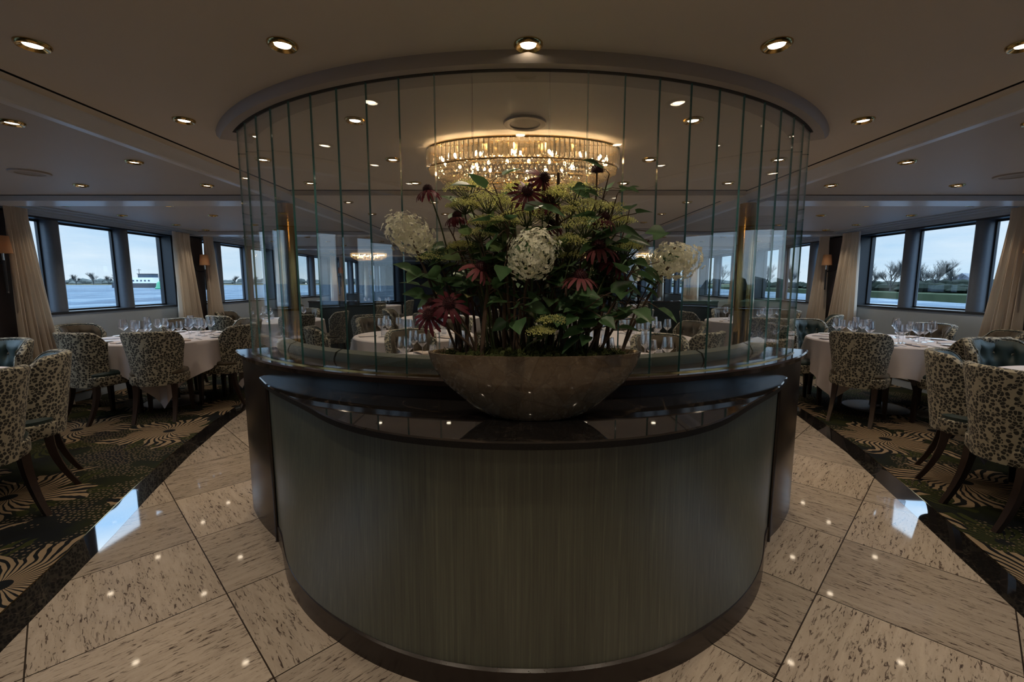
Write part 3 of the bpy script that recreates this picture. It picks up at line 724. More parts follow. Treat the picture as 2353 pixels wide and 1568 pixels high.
# ------------------------------------------------------------------ chairs
def chair_meshes():
    AW = radians(80)
    def ztop(t): 
        a = abs(t); return 0.945 - 0.018 * t * t - (0.10 * ((a - 0.62) / 0.38) ** 2 if a > 0.62 else 0)
    def plan(t, z, off):
        w_ = max(0, (z - 0.38) / 0.56); a = t * AW
        rx = 0.222 + 0.075 * w_ ** 1.5 - off; ry = 0.215 + 0.060 * w_ - off
        return (rx * sin(a), -0.03 - ry * cos(a) - 0.02 * w_)
    NT_, NZ = 28, 12; TH_ = 0.062
    rows = []
    for i in range(NT_ + 1):
        t = -1 + 2 * i / NT_; zt = ztop(t); row = []
        k = 1 - 0.0 * t
        for j in range(NZ + 1):
            z = 0.375 + (zt - 0.03 - 0.375) * j / NZ; row.append((*plan(t, z, 0), z))
        for j in range(1, 6):
            an = pi * j / 6; z = zt - 0.03 + 0.03 * sin(an); row.append((*plan(t, zt, TH_ * (1 - cos(an)) / 2), z))
        for j in range(NZ + 1):
            z = (zt - 0.03) + (0.44 - zt + 0.03) * j / NZ; row.append((*plan(t, z, TH_), z))
        rows.append(row)
    shell = MB().grid(rows)
    for rw in (rows[0], rows[-1]):  # close the two wing edges, slightly rounded
        n = len(rw); h = NZ + 3
        a = rw[:h]; b = rw[::-1][:h]
        mid = []
        for p, q in zip(a, b):
            mid.append(((p[0] + q[0]) / 2, (p[1] + q[1]) / 2 + 0.022, (p[2] + q[2]) / 2))
        shell.grid([a, mid, b] if rw is rows[0] else [b, mid, a])
    # tufted lining
    btn = []
    for r_i, (zf, n) in enumerate(((0.70, 4), (0.40, 3), (0.12, 4))):
        for q in range(n): btn.append(((q - (n - 1) / 2) * 0.42, zf))
    rows = []
    N1, N2 = 44, 26
    for i in range(N1 + 1):
        t = -0.95 + 1.9 * i / N1; zt = ztop(t) - 0.022; row = []
        for j in range(N2 + 1):
            f = j / N2; z = 0.50 + (zt - 0.50) * f
            puff = 0.026
            for bt, bz in btn:
                d2 = ((t - bt) / 0.16) ** 2 + ((f - bz) / 0.16) ** 2
                puff -= 0.030 * exp(-d2 * 2.2)
                # crease running to the top from upper buttons
                if bz == 0.70 and f > bz: puff -= 0.010 * exp(-((t - bt) / 0.035) ** 2)
            e = min(1, min(f, 1 - f) * 7, (0.95 - abs(t)) * 9)
            row.append((*plan(t, z, TH_ + 0.004 + puff * max(e, 0.0)), z))
        rows.append(row)
    lining = MB().grid(rows)
    # pale piping along the front edge of the shell
    pts = []
    for j in range(9): z = 0.48 + (ztop(-0.96) - 0.48) * j / 8; pts.append((*plan(-0.96, z, TH_ * 1.0), z))
    for i in range(1, 28): t = -0.96 + 1.92 * i / 28; pts.append((*plan(t, ztop(t), TH_ * 0.92), ztop(t) - 0.012))
    for j in range(9): z = ztop(0.96) + (0.48 - ztop(0.96)) * j / 8; pts.append((*plan(0.96, z, TH_ * 1.0), z))
    piping = MB().tube(pts, 0.006, 5)
    def sup(a, hx, hy, yc, n=3.2):
        c_, s_ = cos(a), sin(a)
        return (hx * (abs(c_) ** (2 / n)) * (1 if c_ > 0 else -1), yc + hy * (abs(s_) ** (2 / n)) * (1 if s_ > 0 else -1))
    N = 40
    def ring(hx, hy, z, yc=0.025): return [(*sup(2 * pi * i / N, hx, hy, yc), z) for i in range(N)]
    seat = MB().grid([ring(0.20, 0.20, 0.372), ring(0.238, 0.235, 0.378), ring(0.250, 0.248, 0.40), ring(0.252, 0.250, 0.47), ring(0.235, 0.235, 0.485)], cu=True)
    seat.add(ring(0.20, 0.20, 0.372)[::-1], [tuple(range(N))])
    cush = MB().grid([ring(0.242, 0.240, 0.478), ring(0.247, 0.245, 0.50), ring(0.235, 0.233, 0.522), ring(0.19, 0.19, 0.532), ring(0.10, 0.10, 0.536), ring(0.002, 0.002, 0.537)], cu=True)
    def leg(x, y0, y1, cur):
        m = MB(); rows = []
        for q in range(7):
            f = q / 6; z = 0.385 * (1 - f); y = y0 + (y1 - y0) * (f ** cur); xx = x * (1 + 0.06 * f); h = 0.024 - 0.009 * f
            rows.append([(xx - h, y - h, z), (xx + h, y - h, z), (xx + h, y + h, z), (xx - h, y + h, z)])
        m.grid(rows, cu=True); m.add(rows[-1], [(3, 2, 1, 0)]); return m
    legs = [leg(-0.19, 0.215, 0.225, 1), leg(0.19, 0.215, 0.225, 1), leg(-0.165, -0.165, -0.285, 1.9), leg(0.165, -0.165, -0.285, 1.9)]
    return shell, lining, piping, seat, cush, legs
shell, lining, piping, seat, cush, legs = chair_meshes()
def make_chair(velvet):
    t = thing('dining_chair', '', 'chair')
    sh_ = obj('back_shell', shell, 'leopard', t); ln = obj('back_lining', lining, velvet, t); ln['label'] = 'buttoned velvet lining'
    obj('piping', piping, 'velvet_olive', ln)
    obj('seat', seat, 'leopard', t); cu = obj('seat_cushion', cush, velvet, t); cu['label'] = 'smooth velvet seat pad'
    for l_ in legs: obj('leg', l_, 'dark_leg', t)
    return t
PROTO = {'t': make_chair('velvet_lit_teal'), 'b': make_chair('velvet_lit_brown')}
USED = set()
def chair(x, y, fx, fy, vel, label, group):
    rz = atan2(-fx, fy)
    if vel not in USED:
        USED.add(vel); o = PROTO[vel]; o.location = (x, y, 0); o.rotation_euler = (0, 0, rz); o['label'] = label; o['group'] = group; return o
    return dup(PROTO[vel], (x, y, 0), rz, label, group)

# ------------------------------------------------------------------ tables, cloths, glasses
def cloth_mesh(rad, s, zt, seed, tilt):
    rr = random.Random(seed); ph = [rr.uniform(0, 6.28) for _ in range(4)]
    N = 120; rows = [[(0.001 * cos(2 * pi * i / N), 0.001 * sin(2 * pi * i / N), zt) for i in range(N)]]
    for r in (0.4, 0.8, 0.97, 1.0): rows.append([(rad * r * cos(2 * pi * i / N), rad * r * sin(2 * pi * i / N), zt) for i in range(N)])
    rows.append([((rad + .012) * cos(2 * pi * i / N), (rad + .012) * sin(2 * pi * i / N), zt - 0.012) for i in range(N)])
    for f in (0.12, 0.25, 0.4, 0.55, 0.7, 0.85, 1.0):
        row = []
        for i in range(N):
            a = 2 * pi * i / N; b = a - tilt; ln = s / max(abs(cos(b)), abs(sin(b))) - rad
            corner = min(1, max(0, (ln - 0.28) / 0.4))
            d = ln * f
            fold = (0.034 * sin(8 * b + ph[0] + 0.8 * sin(3 * b)) + 0.024 * sin(15 * b + ph[1]) + 0.012 * sin(27 * b + ph[2])) * f
            pinch = -0.05 * corner * f + 0.05 * corner * f * sin(24 * b)
            r = rad + 0.012 + 0.015 * f + fold + pinch
            row.append((r * cos(a), r * sin(a), max(0.03, zt - 0.012 - d * (0.97 if corner < .5 else 0.96))))
        rows.append(row)
    return MB().grid(rows, cu=True)
TBL = 0.79
CLOTHS = [cloth_mesh(0.72, 1.02, TBL, 11, 0.5), cloth_mesh(0.72, 1.02, TBL, 12, 1.1), cloth_mesh(0.55, 0.80, TBL, 13, 0.3)]
tproto = {}
def make_table(rad):
    t = thing('dining_table', '', 'table')
    m = MB().lathe([(0.001, TBL - 0.03), (rad, TBL - 0.03), (rad, TBL - 0.004), (0.001, TBL - 0.004)], 40); obj('tabletop', m, 'dark_wood', t)
    m = MB().lathe([(0.055, 0.03), (0.05, TBL - 0.03)], 20); obj('pedestal', m, 'frame_dark', t)
    m = MB().lathe([(0.001, 0.001), (0.31, 0.001), (0.31, 0.012), (0.29, 0.018), (0.06, 0.03), (0.055, 0.05)], 36); obj('foot_plate', m, 'base_metal', t)
    return t
def glass_mesh(h, rb, rr_):
    st = h * 0.42
    pr = [(0.001, 0.001), (rb * 0.85, 0.001), (rb * 0.85, 0.003), (0.006, 0.008), (0.0035, 0.02), (0.0035, st), (0.010, st + 0.006), (rb, st + h * 0.19), (rb * 0.98, st + h * 0.26), (rr_, h)]
    pi_ = [(rr_ - 0.0012, h), (rb * 0.98 - 0.0015, st + h * 0.26), (rb - 0.0015, st + h * 0.19), (0.006, st + 0.009), (0.0005, st + 0.008)]
    return MB().lathe(pr + pi_, 16)
GM = [glass_mesh(0.225, 0.046, 0.034), glass_mesh(0.20, 0.040, 0.030)]
m = MB().lathe([(0.001, 0.001), (0.03, 0.001), (0.036, 0.09), (0.0345, 0.09), (0.029, 0.006), (0.001, 0.006)], 16)
GM.append(m)
gproto = []
for i, gm in enumerate(GM):
    o = obj('wine_glass' if i < 2 else 'water_tumbler', gm, 'drinking_glass'); gproto.append(o)
gused = [False] * 3
def put_glass(k, x, y, z, label, group):
    if not gused[k]: o = gproto[k]; gused[k] = True
    else: o = gproto[k].copy(); COL.objects.link(o)
    o.location = (x, y, z); tag(o, label, 'glass', group)
nap = MB().grid([[(-0.10, -0.035, 0.0), (-0.10, 0.035, 0.0)], [(-0.10, -0.035, 0.010), (-0.10, 0.035, 0.012)], [(0.0, -0.04, 0.018), (0.0, 0.04, 0.02)], [(0.10, -0.035, 0.012), (0.10, 0.035, 0.010)], [(0.10, -0.035, 0.0), (0.10, 0.035, 0.0)]])
knf = MB().box(-0.006, 0.006, -0.11, -0.01, 0.0005, 0.004); knf.add([(-0.008, -0.01, 0.001), (0.009, -0.01, 0.001), (0.008, 0.10, 0.001), (-0.004, 0.115, 0.001), (-0.008, -0.01, 0.003), (0.009, -0.01, 0.003), (0.008, 0.10, 0.003), (-0.004, 0.115, 0.003)], [(0, 3, 2, 1), (4, 5, 6, 7), (0, 1, 5, 4), (1, 2, 6, 5), (2, 3, 7, 6), (3, 0, 4, 7)])
frk = MB().box(-0.005, 0.005, -0.10, 0.03, 0.0005, 0.0035); frk.box(-0.011, 0.011, 0.03, 0.045, 0.0005, 0.0035)
for q in (-0.009, -0.003, 0.003, 0.009): frk.box(q - 0.002, q + 0.002, 0.045, 0.095, 0.0005, 0.0035)
plt = MB().lathe([(0.001, 0.002), (0.05, 0.002), (0.08, 0.010), (0.078, 0.012), (0.05, 0.005), (0.001, 0.005)], 28)
SM = {'napkin': (nap, 'napkin', 'napkin'), 'knife': (knf, 'silver', 'knife'), 'fork': (frk, 'silver', 'fork'), 'side_plate': (plt, 'white_paint', 'plate')}
SMO = {}
def put_small(k, x, y, z, rz, label, group):
    if k not in SMO: o = obj(k, SM[k][0], SM[k][1]); SMO[k] = o
    else: o = SMO[k].copy(); COL.objects.link(o)
    o.location = (x, y, z); o.rotation_euler = (0, 0, rz); tag(o, label, SM[k][2], group)

ccount = [0]
def table(x, y, rad, desc, seats, detail, ck, tilt=0.0):
    """seats: list of (angle of the seat as seen from above, deg) for place settings"""
    if rad not in tproto: t = make_table(rad); tproto[rad] = t; t.location = (x, y, 0); t['label'] = 'round pedestal table under the white cloth, ' + desc; t['group'] = 'round dining tables'
    else: t = dup(tproto[rad], (x, y, 0), 0, 'round pedestal table under the white cloth, ' + desc, 'round dining tables')
    key = 'cl%d' % ck
    if key not in SMO: o = obj('tablecloth', CLOTHS[ck], 'cloth'); SMO[key] = o
    else: o = SMO[key].copy(); COL.objects.link(o)
    o.location = (x, y, 0); o.rotation_euler = (0, 0, tilt); tag(o, 'white cloth draped over the ' + desc, 'tablecloth', 'white tablecloths')
    rr = random.Random(int(x * 100 + y * 1000))
    for sa in seats:
        a = radians(sa); ca, sa_ = cos(a), sin(a)
        def P(r, side): return (x + r * ca - side * sa_, y + r * sa_ + side * ca)
        gl = [(0, 0.40 * rad / 0.71, 0.10), (1, 0.30 * rad / 0.71, 0.03), (2 if detail < 2 else 1, 0.36 * rad / 0.71, -0.06)]
        for k_, r_, sd_ in gl[:3 if detail else 2]:
            px, py = P(r_ + rr.uniform(-.02, .02), sd_ + rr.uniform(-.02, .02))
            put_glass(k_, px, py, TBL + 0.001, ('clear stemmed wine glass on the ' if k_ < 2 else 'short clear tumbler on the ') + desc, 'glasses on the ' + desc)
        if detail >= 1:
            px, py = P(rad - 0.15, 0.0); put_small('napkin', px, py, TBL + 0.002, a + 0.1, 'folded beige napkin on the ' + desc, 'napkins on the ' + desc)
            if detail >= 2:
                px, py = P(rad - 0.17, 0.15); put_small('knife', px, py, TBL + 0.002, a + pi / 2, 'silver knife on the ' + desc, 'cutlery on the ' + desc)
                px, py = P(rad - 0.17, -0.13); put_small('fork', px, py, TBL + 0.002, a + pi / 2, 'silver fork on the ' + desc, 'cutlery on the ' + desc)
                px, py = P(rad - 0.16, -0.24); put_small('side_plate', px, py, TBL + 0.002, 0, 'small white side plate on the ' + desc, 'side plates on the ' + desc)

GRP = 'leopard print dining chairs'
D = {}
D['L0'] = 'near left table cut by the photo edge'
D['L1'] = 'first whole table beside the left windows'
D['L2'] = 'second table along the left windows'
D['L3'] = 'third table along the left windows'
D['L4'] = 'fourth table along the left windows'
D['R0'] = 'near right table cut by the photo edge'
D['R1'] = 'first whole table beside the right windows'
D['R2'] = 'second table along the right windows'
D['R3'] = 'third table along the right windows'
D['R4'] = 'fourth table along the right windows'
D['IL'] = 'nearest round table behind the glass, left of bouquet'
D['IR'] = 'nearest round table behind the glass, right of bouquet'
D['BL'] = 'banquette table behind the bowl, to its left'
D['BR'] = 'banquette table behind the bowl, to its right'
D['JL'] = 'farther table seen through glass left of bouquet'
D['JR'] = 'farther table seen through glass right of bouquet'
SEATS = [20, 80, 140, 200, 260, 320]
table(-4.02, 2.72, 0.71, D['L0'], SEATS, 1, 0, 0.2)
table(-4.08, 5.38, 0.71, D['L1'], SEATS, 2, 1, 0.2)
table(-4.05, 7.9, 0.71, D['L2'], SEATS, 1, 0, 0.9)
table(-4.0, 10.6, 0.71, D['L3'], SEATS[:4], 0, 1, 0.3)
table(-4.0, 13.4, 0.71, D['L4'], SEATS[:3], 0, 0, 0.3)
table(3.98, 2.75, 0.71, D['R0'], SEATS, 1, 1, 0.5)
table(4.19, 5.12, 0.71, D['R1'], SEATS, 2, 0, 0.6)
table(4.10, 7.8, 0.71, D['R2'], SEATS, 1, 1, 0.5)
table(4.05, 10.6, 0.71, D['R3'], SEATS[:4], 0, 0, 0.1)
table(4.05, 13.4, 0.71, D['R4'], SEATS[:3], 0, 1, 0.1)
table(-1.20, 5.60, 0.71, D['IL'], SEATS, 1, 1, 0.8)
table(1.40, 5.35, 0.71, D['IR'], SEATS, 1, 0, 0.3)
table(-0.62, 3.72, 0.55, D['BL'], [30, 120, 210, 300], 1, 2, 0.4)
table(0.95, 3.65, 0.55, D['BR'], [30, 120, 210, 300], 1, 2, 0.2)
table(-1.35, 8.6, 0.71, D['JL'], SEATS[:4], 0, 0, 0.5)
table(1.55, 8.5, 0.71, D['JR'], SEATS[:4], 0, 1, 0.5)

LC = 'leopard-print chair '
for x, y, fx, fy, v, lab in [
    # left, cut-off table
    (-3.18, 2.54, -0.98, 0.20, 't', 'with its back filling the left photo edge'),
    (-3.42, 3.04, -0.75, -0.66, 't', 'seen side-on at left, blue velvet seat showing'),
    (-4.42, 3.74, -0.1, -1.0, 't', 'with dark blue lining at left edge, before the near curtain'),
    # left, first whole table
    (-3.75, 4.78, -0.33, 0.94, 'b', 'turned back to camera at first left table'),
    (-4.34, 4.72, 0.22, 0.97, 't', 'just left of the back-turned chair, first left table'),
    (-3.42, 5.42, -1.0, 0.05, 'b', 'on the aisle side of first left table'),
    (-4.98, 5.35, 0.99, -0.12, 'b', 'with buttoned brown lining, under left window'),
    (-4.50, 6.15, 0.3, -0.95, 'b', 'behind the glasses on first left table, facing camera'),
    (-3.72, 6.10, -0.5, -0.87, 'b', 'on the far aisle corner of first left table'),
    # left second table
    (-4.42, 7.12, 0.4, 0.92, 't', 'with back turned, window side of second left table'),
    (-3.45, 7.25, -0.55, 0.83, 'b', 'with back turned beside left brass column'),
    (-4.85, 8.0, 1.0, 0.0, 'b', 'under the second left window'),
    (-4.0, 8.72, 0.0, -1.0, 'b', 'on the far side of second left table'),
    (-3.22, 8.05, -1.0, 0.0, 'b', 'on the aisle side of second left table'),
    # left third
    (-3.72, 9.72, -0.3, 0.95, 'b', 'with back turned at third left table'),
    (-3.18, 10.3, -0.95, 0.25, 'b', 'on the aisle side of third left table'),
    (-4.80, 10.6, 1.0, 0.0, 'b', 'on the window side of third left table'),
    (-4.0, 11.42, 0.0, -1.0, 'b', 'on the far side of third left table'),
    (-3.75, 12.6, -0.2, 0.95, 'b', 'with back turned at fourth left table'),
    (-3.2, 13.4, -1.0, 0.0, 'b', 'on the aisle side of fourth left table'),
    # right, cut-off table
    (3.08, 2.62, 1.0, -0.06, 't', 'with its back filling the right photo edge'),
    (3.30, 3.13, 0.75, -0.66, 't', 'seen side-on at right, pale teal piping'),
    (4.22, 3.78, -0.05, -1.0, 't', 'with shiny green buttoned lining at right photo edge'),
    # right first whole table
    (3.62, 4.66, 0.75, 0.66, 'b', 'turned back to camera at first right table'),
    (3.42, 5.45, 0.97, -0.2, 't', 'on the aisle side of first right table'),
    (4.02, 6.00, 0.1, -1.0, 't', 'with dark teal lining on far side of first right table'),
    (4.93, 5.45, -0.97, -0.22, 'b', 'with dark brown lining under the right window'),
    (4.33, 4.33, -0.1, 1.0, 't', 'with wide back turned, behind the right photo-edge chairs'),
    (4.93, 4.72, -0.93, 0.37, 'b', 'half hidden before the near right curtain'),
    # right second
    (3.72, 6.62, 0.35, 0.94, 'b', 'with back turned beside the right brass column'),
    (4.86, 7.2, -0.85, 0.53, 't', 'with pale back near the right sconce'),
    (4.85, 8.2, -0.95, -0.3, 'b', 'under the second right window'),
    (4.1, 8.62, 0.0, -1.0, 'b', 'on the far side of second right table'),
    (3.28, 8.0, 1.0, 0.0, 'b', 'on the aisle side of second right table'),
    # right third, fourth
    (3.62, 9.75, 0.35, 0.94, 'b', 'with back turned at third right table'),
    (3.22, 10.5, 1.0, 0.0, 'b', 'on the aisle side of third right table'),
    (4.86, 10.6, -1.0, 0.0, 'b', 'on the window side of third right table'),
    (4.05, 11.42, 0.0, -1.0, 'b', 'on the far side of third right table'),
    (3.75, 12.6, 0.2, 0.95, 'b', 'with back turned at fourth right table'),
    (3.2, 13.4, 1.0, 0.0, 'b', 'on the aisle side of fourth right table'),
    # inside the arc
    (-1.02, 4.58, 0.25, -0.97, 'b', 'facing camera with buttoned brown lining, left of bowl'),
    (1.37, 4.12, -0.12, -0.99, 'b', 'facing camera with buttoned brown lining, right of bowl'),
    (0.05, 4.55, 0.0, -1.0, 'b', 'facing camera, hidden behind the bouquet stems'),
    (-2.02, 5.15, 0.9, 0.43, 't', 'seen side-on through the glass left of bouquet'),
    (-1.90, 6.42, 0.62, -0.78, 'b', 'with arched brown lining beyond the left glass table'),
    (-0.85, 6.42, -0.3, -0.95, 'b', 'on the far side of left glass table, behind flowers'),
    (-0.40, 5.35, -1.0, 0.2, 'b', 'on the inner side of left glass table, behind stems'),
    (-2.35, 7.35, -0.5, 0.85, 't', 'angled away beyond the left brass column'),
    (1.88, 4.72, -0.62, 0.78, 't', 'with bright spotted back, right of the brown-lined chair'),
    (2.13, 5.72, -0.95, -0.3, 'b', 'with brown lining beyond the bright spotted chair'),
    (1.55, 6.22, -0.2, -0.98, 'b', 'on the far side of right glass table'),
    (0.60, 5.5, 1.0, -0.1, 'b', 'on the inner side of right glass table, behind stems'),
    (-1.4, 7.75, 0.0, 1.0, 'b', 'with back turned at farther left glass table'),
    (-2.15, 8.7, 1.0, 0.0, 'b', 'on the left of farther left glass table'),
    (-0.55, 8.6, -1.0, 0.0, 'b', 'on the right of farther left glass table'),
    (1.6, 7.65, 0.0, 1.0, 'b', 'with back turned at farther right glass table'),
    (2.35, 8.6, -1.0, 0.0, 'b', 'on the right of farther right glass table'),
    (0.75, 8.5, 1.0, 0.0, 'b', 'on the left of farther right glass table'),
]:
    chair(x, y, fx, fy, v, LC + lab, GRP)

# low partitions down the room
for x0, x1, y, lab in ((-4.05, -2.75, 9.15, 'low dark green partition beyond the left glass tables'), (2.75, 4.1, 9.15, 'low dark green partition beyond the right glass tables')):
    t = thing('low_partition', lab, 'partition', ((x0 + x1) / 2, y, 0)); w_ = (x1 - x0) / 2
    m = MB().box(-w_, w_, -0.06, 0.06, 0, 1.05); obj('panel', m, 'partition', t, False)
    m = MB().box(-w_ - 0.01, w_ + 0.01, -0.075, 0.075, 1.05, 1.075); obj('cap', m, 'ledge_wood', t, False)

# ------------------------------------------------------------------ curtains and sconces
def curtain_mesh(w_top, w_bot, shift, seed):
    """local: runs along +Y, hangs from z=2.2 to 0.03, folds along X"""
    rr = random.Random(seed); n = 72; rows = []; ph = rr.uniform(0, 6)
    for j in range(19):
        f = j / 18; z = 2.205 - 2.17 * f; g = max(0.0, (f - 0.07)) ** 1.15
        w = w_top + (w_bot - w_top) * g; row = []
        for i in range(n + 1):
            u = i / n
            amp = (0.012 if f < 0.07 else 0.02 + 0.045 * f); cyc = 7
            pinch = 0.006 * sin(2 * pi * 21 * u) if f < 0.09 else 0
            x = amp * sin(2 * pi * cyc * u + ph + 0.6 * sin(3 * u + 2 * f)) + pinch + 0.012 * sin(2 * pi * 3.3 * u + 1.5 * f)
            row.append((x, shift * g + w * u, z))
        rows.append(row)
    m = MB().grid(rows); m.grid([[(p[0] + 0.006, p[1], p[2]) for p in r] for r in rows][::-1]); return m
CM = {'near': curtain_mesh(0.22, 0.50, 0.0, 1), 'far': curtain_mesh(0.36, 0.64, -0.03, 2)}
cm_o = {}
ORD = {0: 'first', 1: 'second', 2: 'third', 3: 'fourth', 4: 'fifth', -1: 'unseen behind', -2: 'unseen rear', -3: 'unseen rearmost'}
for side, nm in ((-1, 'left'), (1, 'right')):
    for k in range(-1, 4):
        a, b = 4.85 + 3 * k, 7.24 + 3 * k
        for kind, y in (('near', a - 0.14), ('far', b - 0.22)):
            if k == -1 and kind == 'near': continue
            if kind not in cm_o: o = obj('curtain', CM[kind], 'curtain'); cm_o[kind] = o
            else: o = cm_o[kind].copy(); COL.objects.link(o)
            o.location = (side * (WX - 0.16) + CX, y, 0)
            if k == -1: lab = 'cream curtain at the photo edge beside the %s sconce pillar' % nm
            else: lab = 'cream pleated curtain at the %s end of the %s window along the %s wall' % (kind, ORD[k], nm)
            tag(o, lab, 'curtain', 'cream curtains')
def make_sconce():
    t = thing('wall_sconce', '', 'wall lamp')
    m = MB().lathe([(0.075, 0.0), (0.058, 0.17), (0.057, 0.17), (0.074, 0.0)], 28, cz=1.60); obj('lamp_shade', m, 'lamp_shade', t)
    m = MB().ball((0, 0, 1.66), 0.014, 0.014, 0.022, 10, 8); obj('bulb', m, 'sconce_bulb', t)
    m = MB().lathe([(0.012, 1.53), (0.012, 1.645)], 12); obj('candle_sleeve', m, 'silver', t)
    m = MB().tube([(0, 0, 1.22), (0, 0, 1.52), (0, 0, 1.53)], [0.010, 0.014, 0.016], 10); m.ball((0, 0, 1.21), 0.013, 0.013, 0.013, 8, 6); obj('stem', m, 'frame_dark', t)
    m = MB().tube([(0, 0, 1.50), (0.06, 0, 1.50), (0.125, 0, 1.505), (0.15, 0, 1.53), (0.16, 0, 1.56)], 0.011, 8); obj('arm', m, 'frame_dark', t)
    m = MB().box(0.158, 0.172, -0.035, 0.035, 1.44, 1.62); obj('wall_plate', m, 'frame_dark', t)
    return t
sp = make_sconce(); first = True
for side, nm in ((-1, 'left'), (1, 'right')):
    for k in range(-1, 4):
        y = 7.60 + 3 * k; x = side * (WX - 0.225) + CX
        lab = {-1: 'brown-shaded wall sconce at the %s photo edge', 0: 'brown-shaded wall sconce between first two %s windows', 1: 'brown-shaded wall sconce after the second %s window', 2: 'brown-shaded wall sconce after the third %s window', 3: 'brown-shaded wall sconce after the fourth %s window'}[k] % nm
        rz = pi if side < 0 else 0
        if first: sp.location = (x, y, 0.12); sp.rotation_euler = (0, 0, rz); sp['label'] = lab; sp['group'] = 'wall sconces'; first = False
        else: dup(sp, (x, y, 0.12), rz, lab, 'wall sconces')

# ------------------------------------------------------------------ downlights, vents
def make_down():
    t = thing('downlight', '', 'ceiling light')
    m = MB().lathe([(0.054, 0.0), (0.054, -0.004), (0.048, -0.012), (0.043, -0.013), (0.030, -0.005), (0.028, -0.0035)], 28); obj('rim', m, 'gold', t)
    m = MB().lathe([(0.0285, -0.004), (0.001, -0.004)], 20); obj('lamp', m, 'lamp', t, False)
    ld = bpy.data.lights.new('beam', 'SPOT'); ld.energy = SPOT; ld.color = (1.0, 0.82, 0.61); ld.spot_size = radians(104); ld.spot_blend = 1.0; ld.shadow_soft_size = 0.008
    lo_ = bpy.data.objects.new('beam', ld); COL.objects.link(lo_); lo_.parent = t; lo_.location = (0, 0, -0.018)
    return t
dl = make_down(); dfirst = True
def down(x, y, z, lab):
    global dfirst
    if dfirst: dl.location = (x, y, z); dl['label'] = lab; dl['group'] = 'brass downlights'; dfirst = False
    else: dup(dl, (x, y, z), None, lab, 'brass downlights')
XN = ['far left', 'left', 'middle', 'right', 'far right']
RN = ['first', 'second', 'third', 'fourth', 'fifth', 'sixth', 'seventh', 'eighth', 'ninth', 'tenth', 'eleventh', 'twelfth', 'thirteenth']
CYS = [1.80, 2.58, 3.36, 4.12, 5.06, 5.90, 6.7, 8.1, 8.9, 9.7, 11.2, 12.4]
for r, y in enumerate(CYS):
    for q, x in enumerate((-1.765, -0.845, 0.06, 0.975, 1.89)):
        if q == 2 and r in (1, 2, 3): continue
        down(x, y, ZC, 'brass-rimmed downlight, %s of the %s row in the central ceiling' % (XN[q], RN[r]))
for r, y in enumerate((1.0, 0.2, -0.6)):
    for q, x in enumerate((-1.765, -0.845, 0.06, 0.975, 1.89)):
        down(x, y, ZC, 'brass-rimmed downlight above the viewer, %s, %s row' % (XN[q], RN[r]))
SL = [[2.48, 3.25, 4.0], [4.99, 5.72, 6.62, 7.25], [8.3, 9.2, 10.1], [11.2, 12.2, 13.1]]
for side, nm in ((-1, 'left'), (1, 'right')):
    r = 0
    for rows_ in SL:
        for y in rows_:
            for q, xx in enumerate((2.65, 3.72, 4.83)):
                if rows_ is SL[0] and q == 2 and y < 3.9: 
                    pass
                if rows_ is SL[1] and q == 0: continue
                down(CX + side * xx, y, ZS, 'brass-rimmed downlight in the %s side ceiling, %s row, %s' % (nm, RN[r], ('aisle side', 'middle', 'window side')[q]))
            r += 1
def vent(x, y, z, rad, lab):
    t = thing('ceiling_speaker', lab, 'speaker', (x, y, z))
    m = MB().lathe([(rad, 0.0), (rad, -0.006), (rad * 0.97, -0.012), (rad * 0.72, -0.012), (rad * 0.70, -0.006)], 36); obj('ring', m, 'ring_trim', t)
    m = MB().lathe([(rad * 0.70, -0.006), (0.001, -0.006)], 36); obj('grille', m, 'speaker', t)
vent(0.07, 2.62, ZC, 0.118, 'round ceiling speaker between bouquet and front downlight')
vent(-3.62, 3.55, ZS, 0.12, 'round ceiling vent at the left photo edge')
vent(3.88, 3.65, ZS, 0.12, 'round ceiling vent at the right photo edge')
for px, py, lab in ((705, 506, 'ceiling sprinkler seen through the glass, left of bouquet'), (1661, 507, 'ceiling sprinkler seen through the glass, right of bouquet')):
    p = at_z(px, py, ZC); t = thing('sprinkler', lab, 'sprinkler', (p[0], p[1], ZC - 0.0))
    m = MB().lathe([(0.035, 0.0), (0.035, -0.008), (0.012, -0.01), (0.012, -0.04)], 14); obj('rose', m, 'silver', t)
    m = MB().lathe([(0.022, -0.043), (0.022, -0.04), (0.001, -0.039)], 12); obj('deflector', m, 'steel', t)

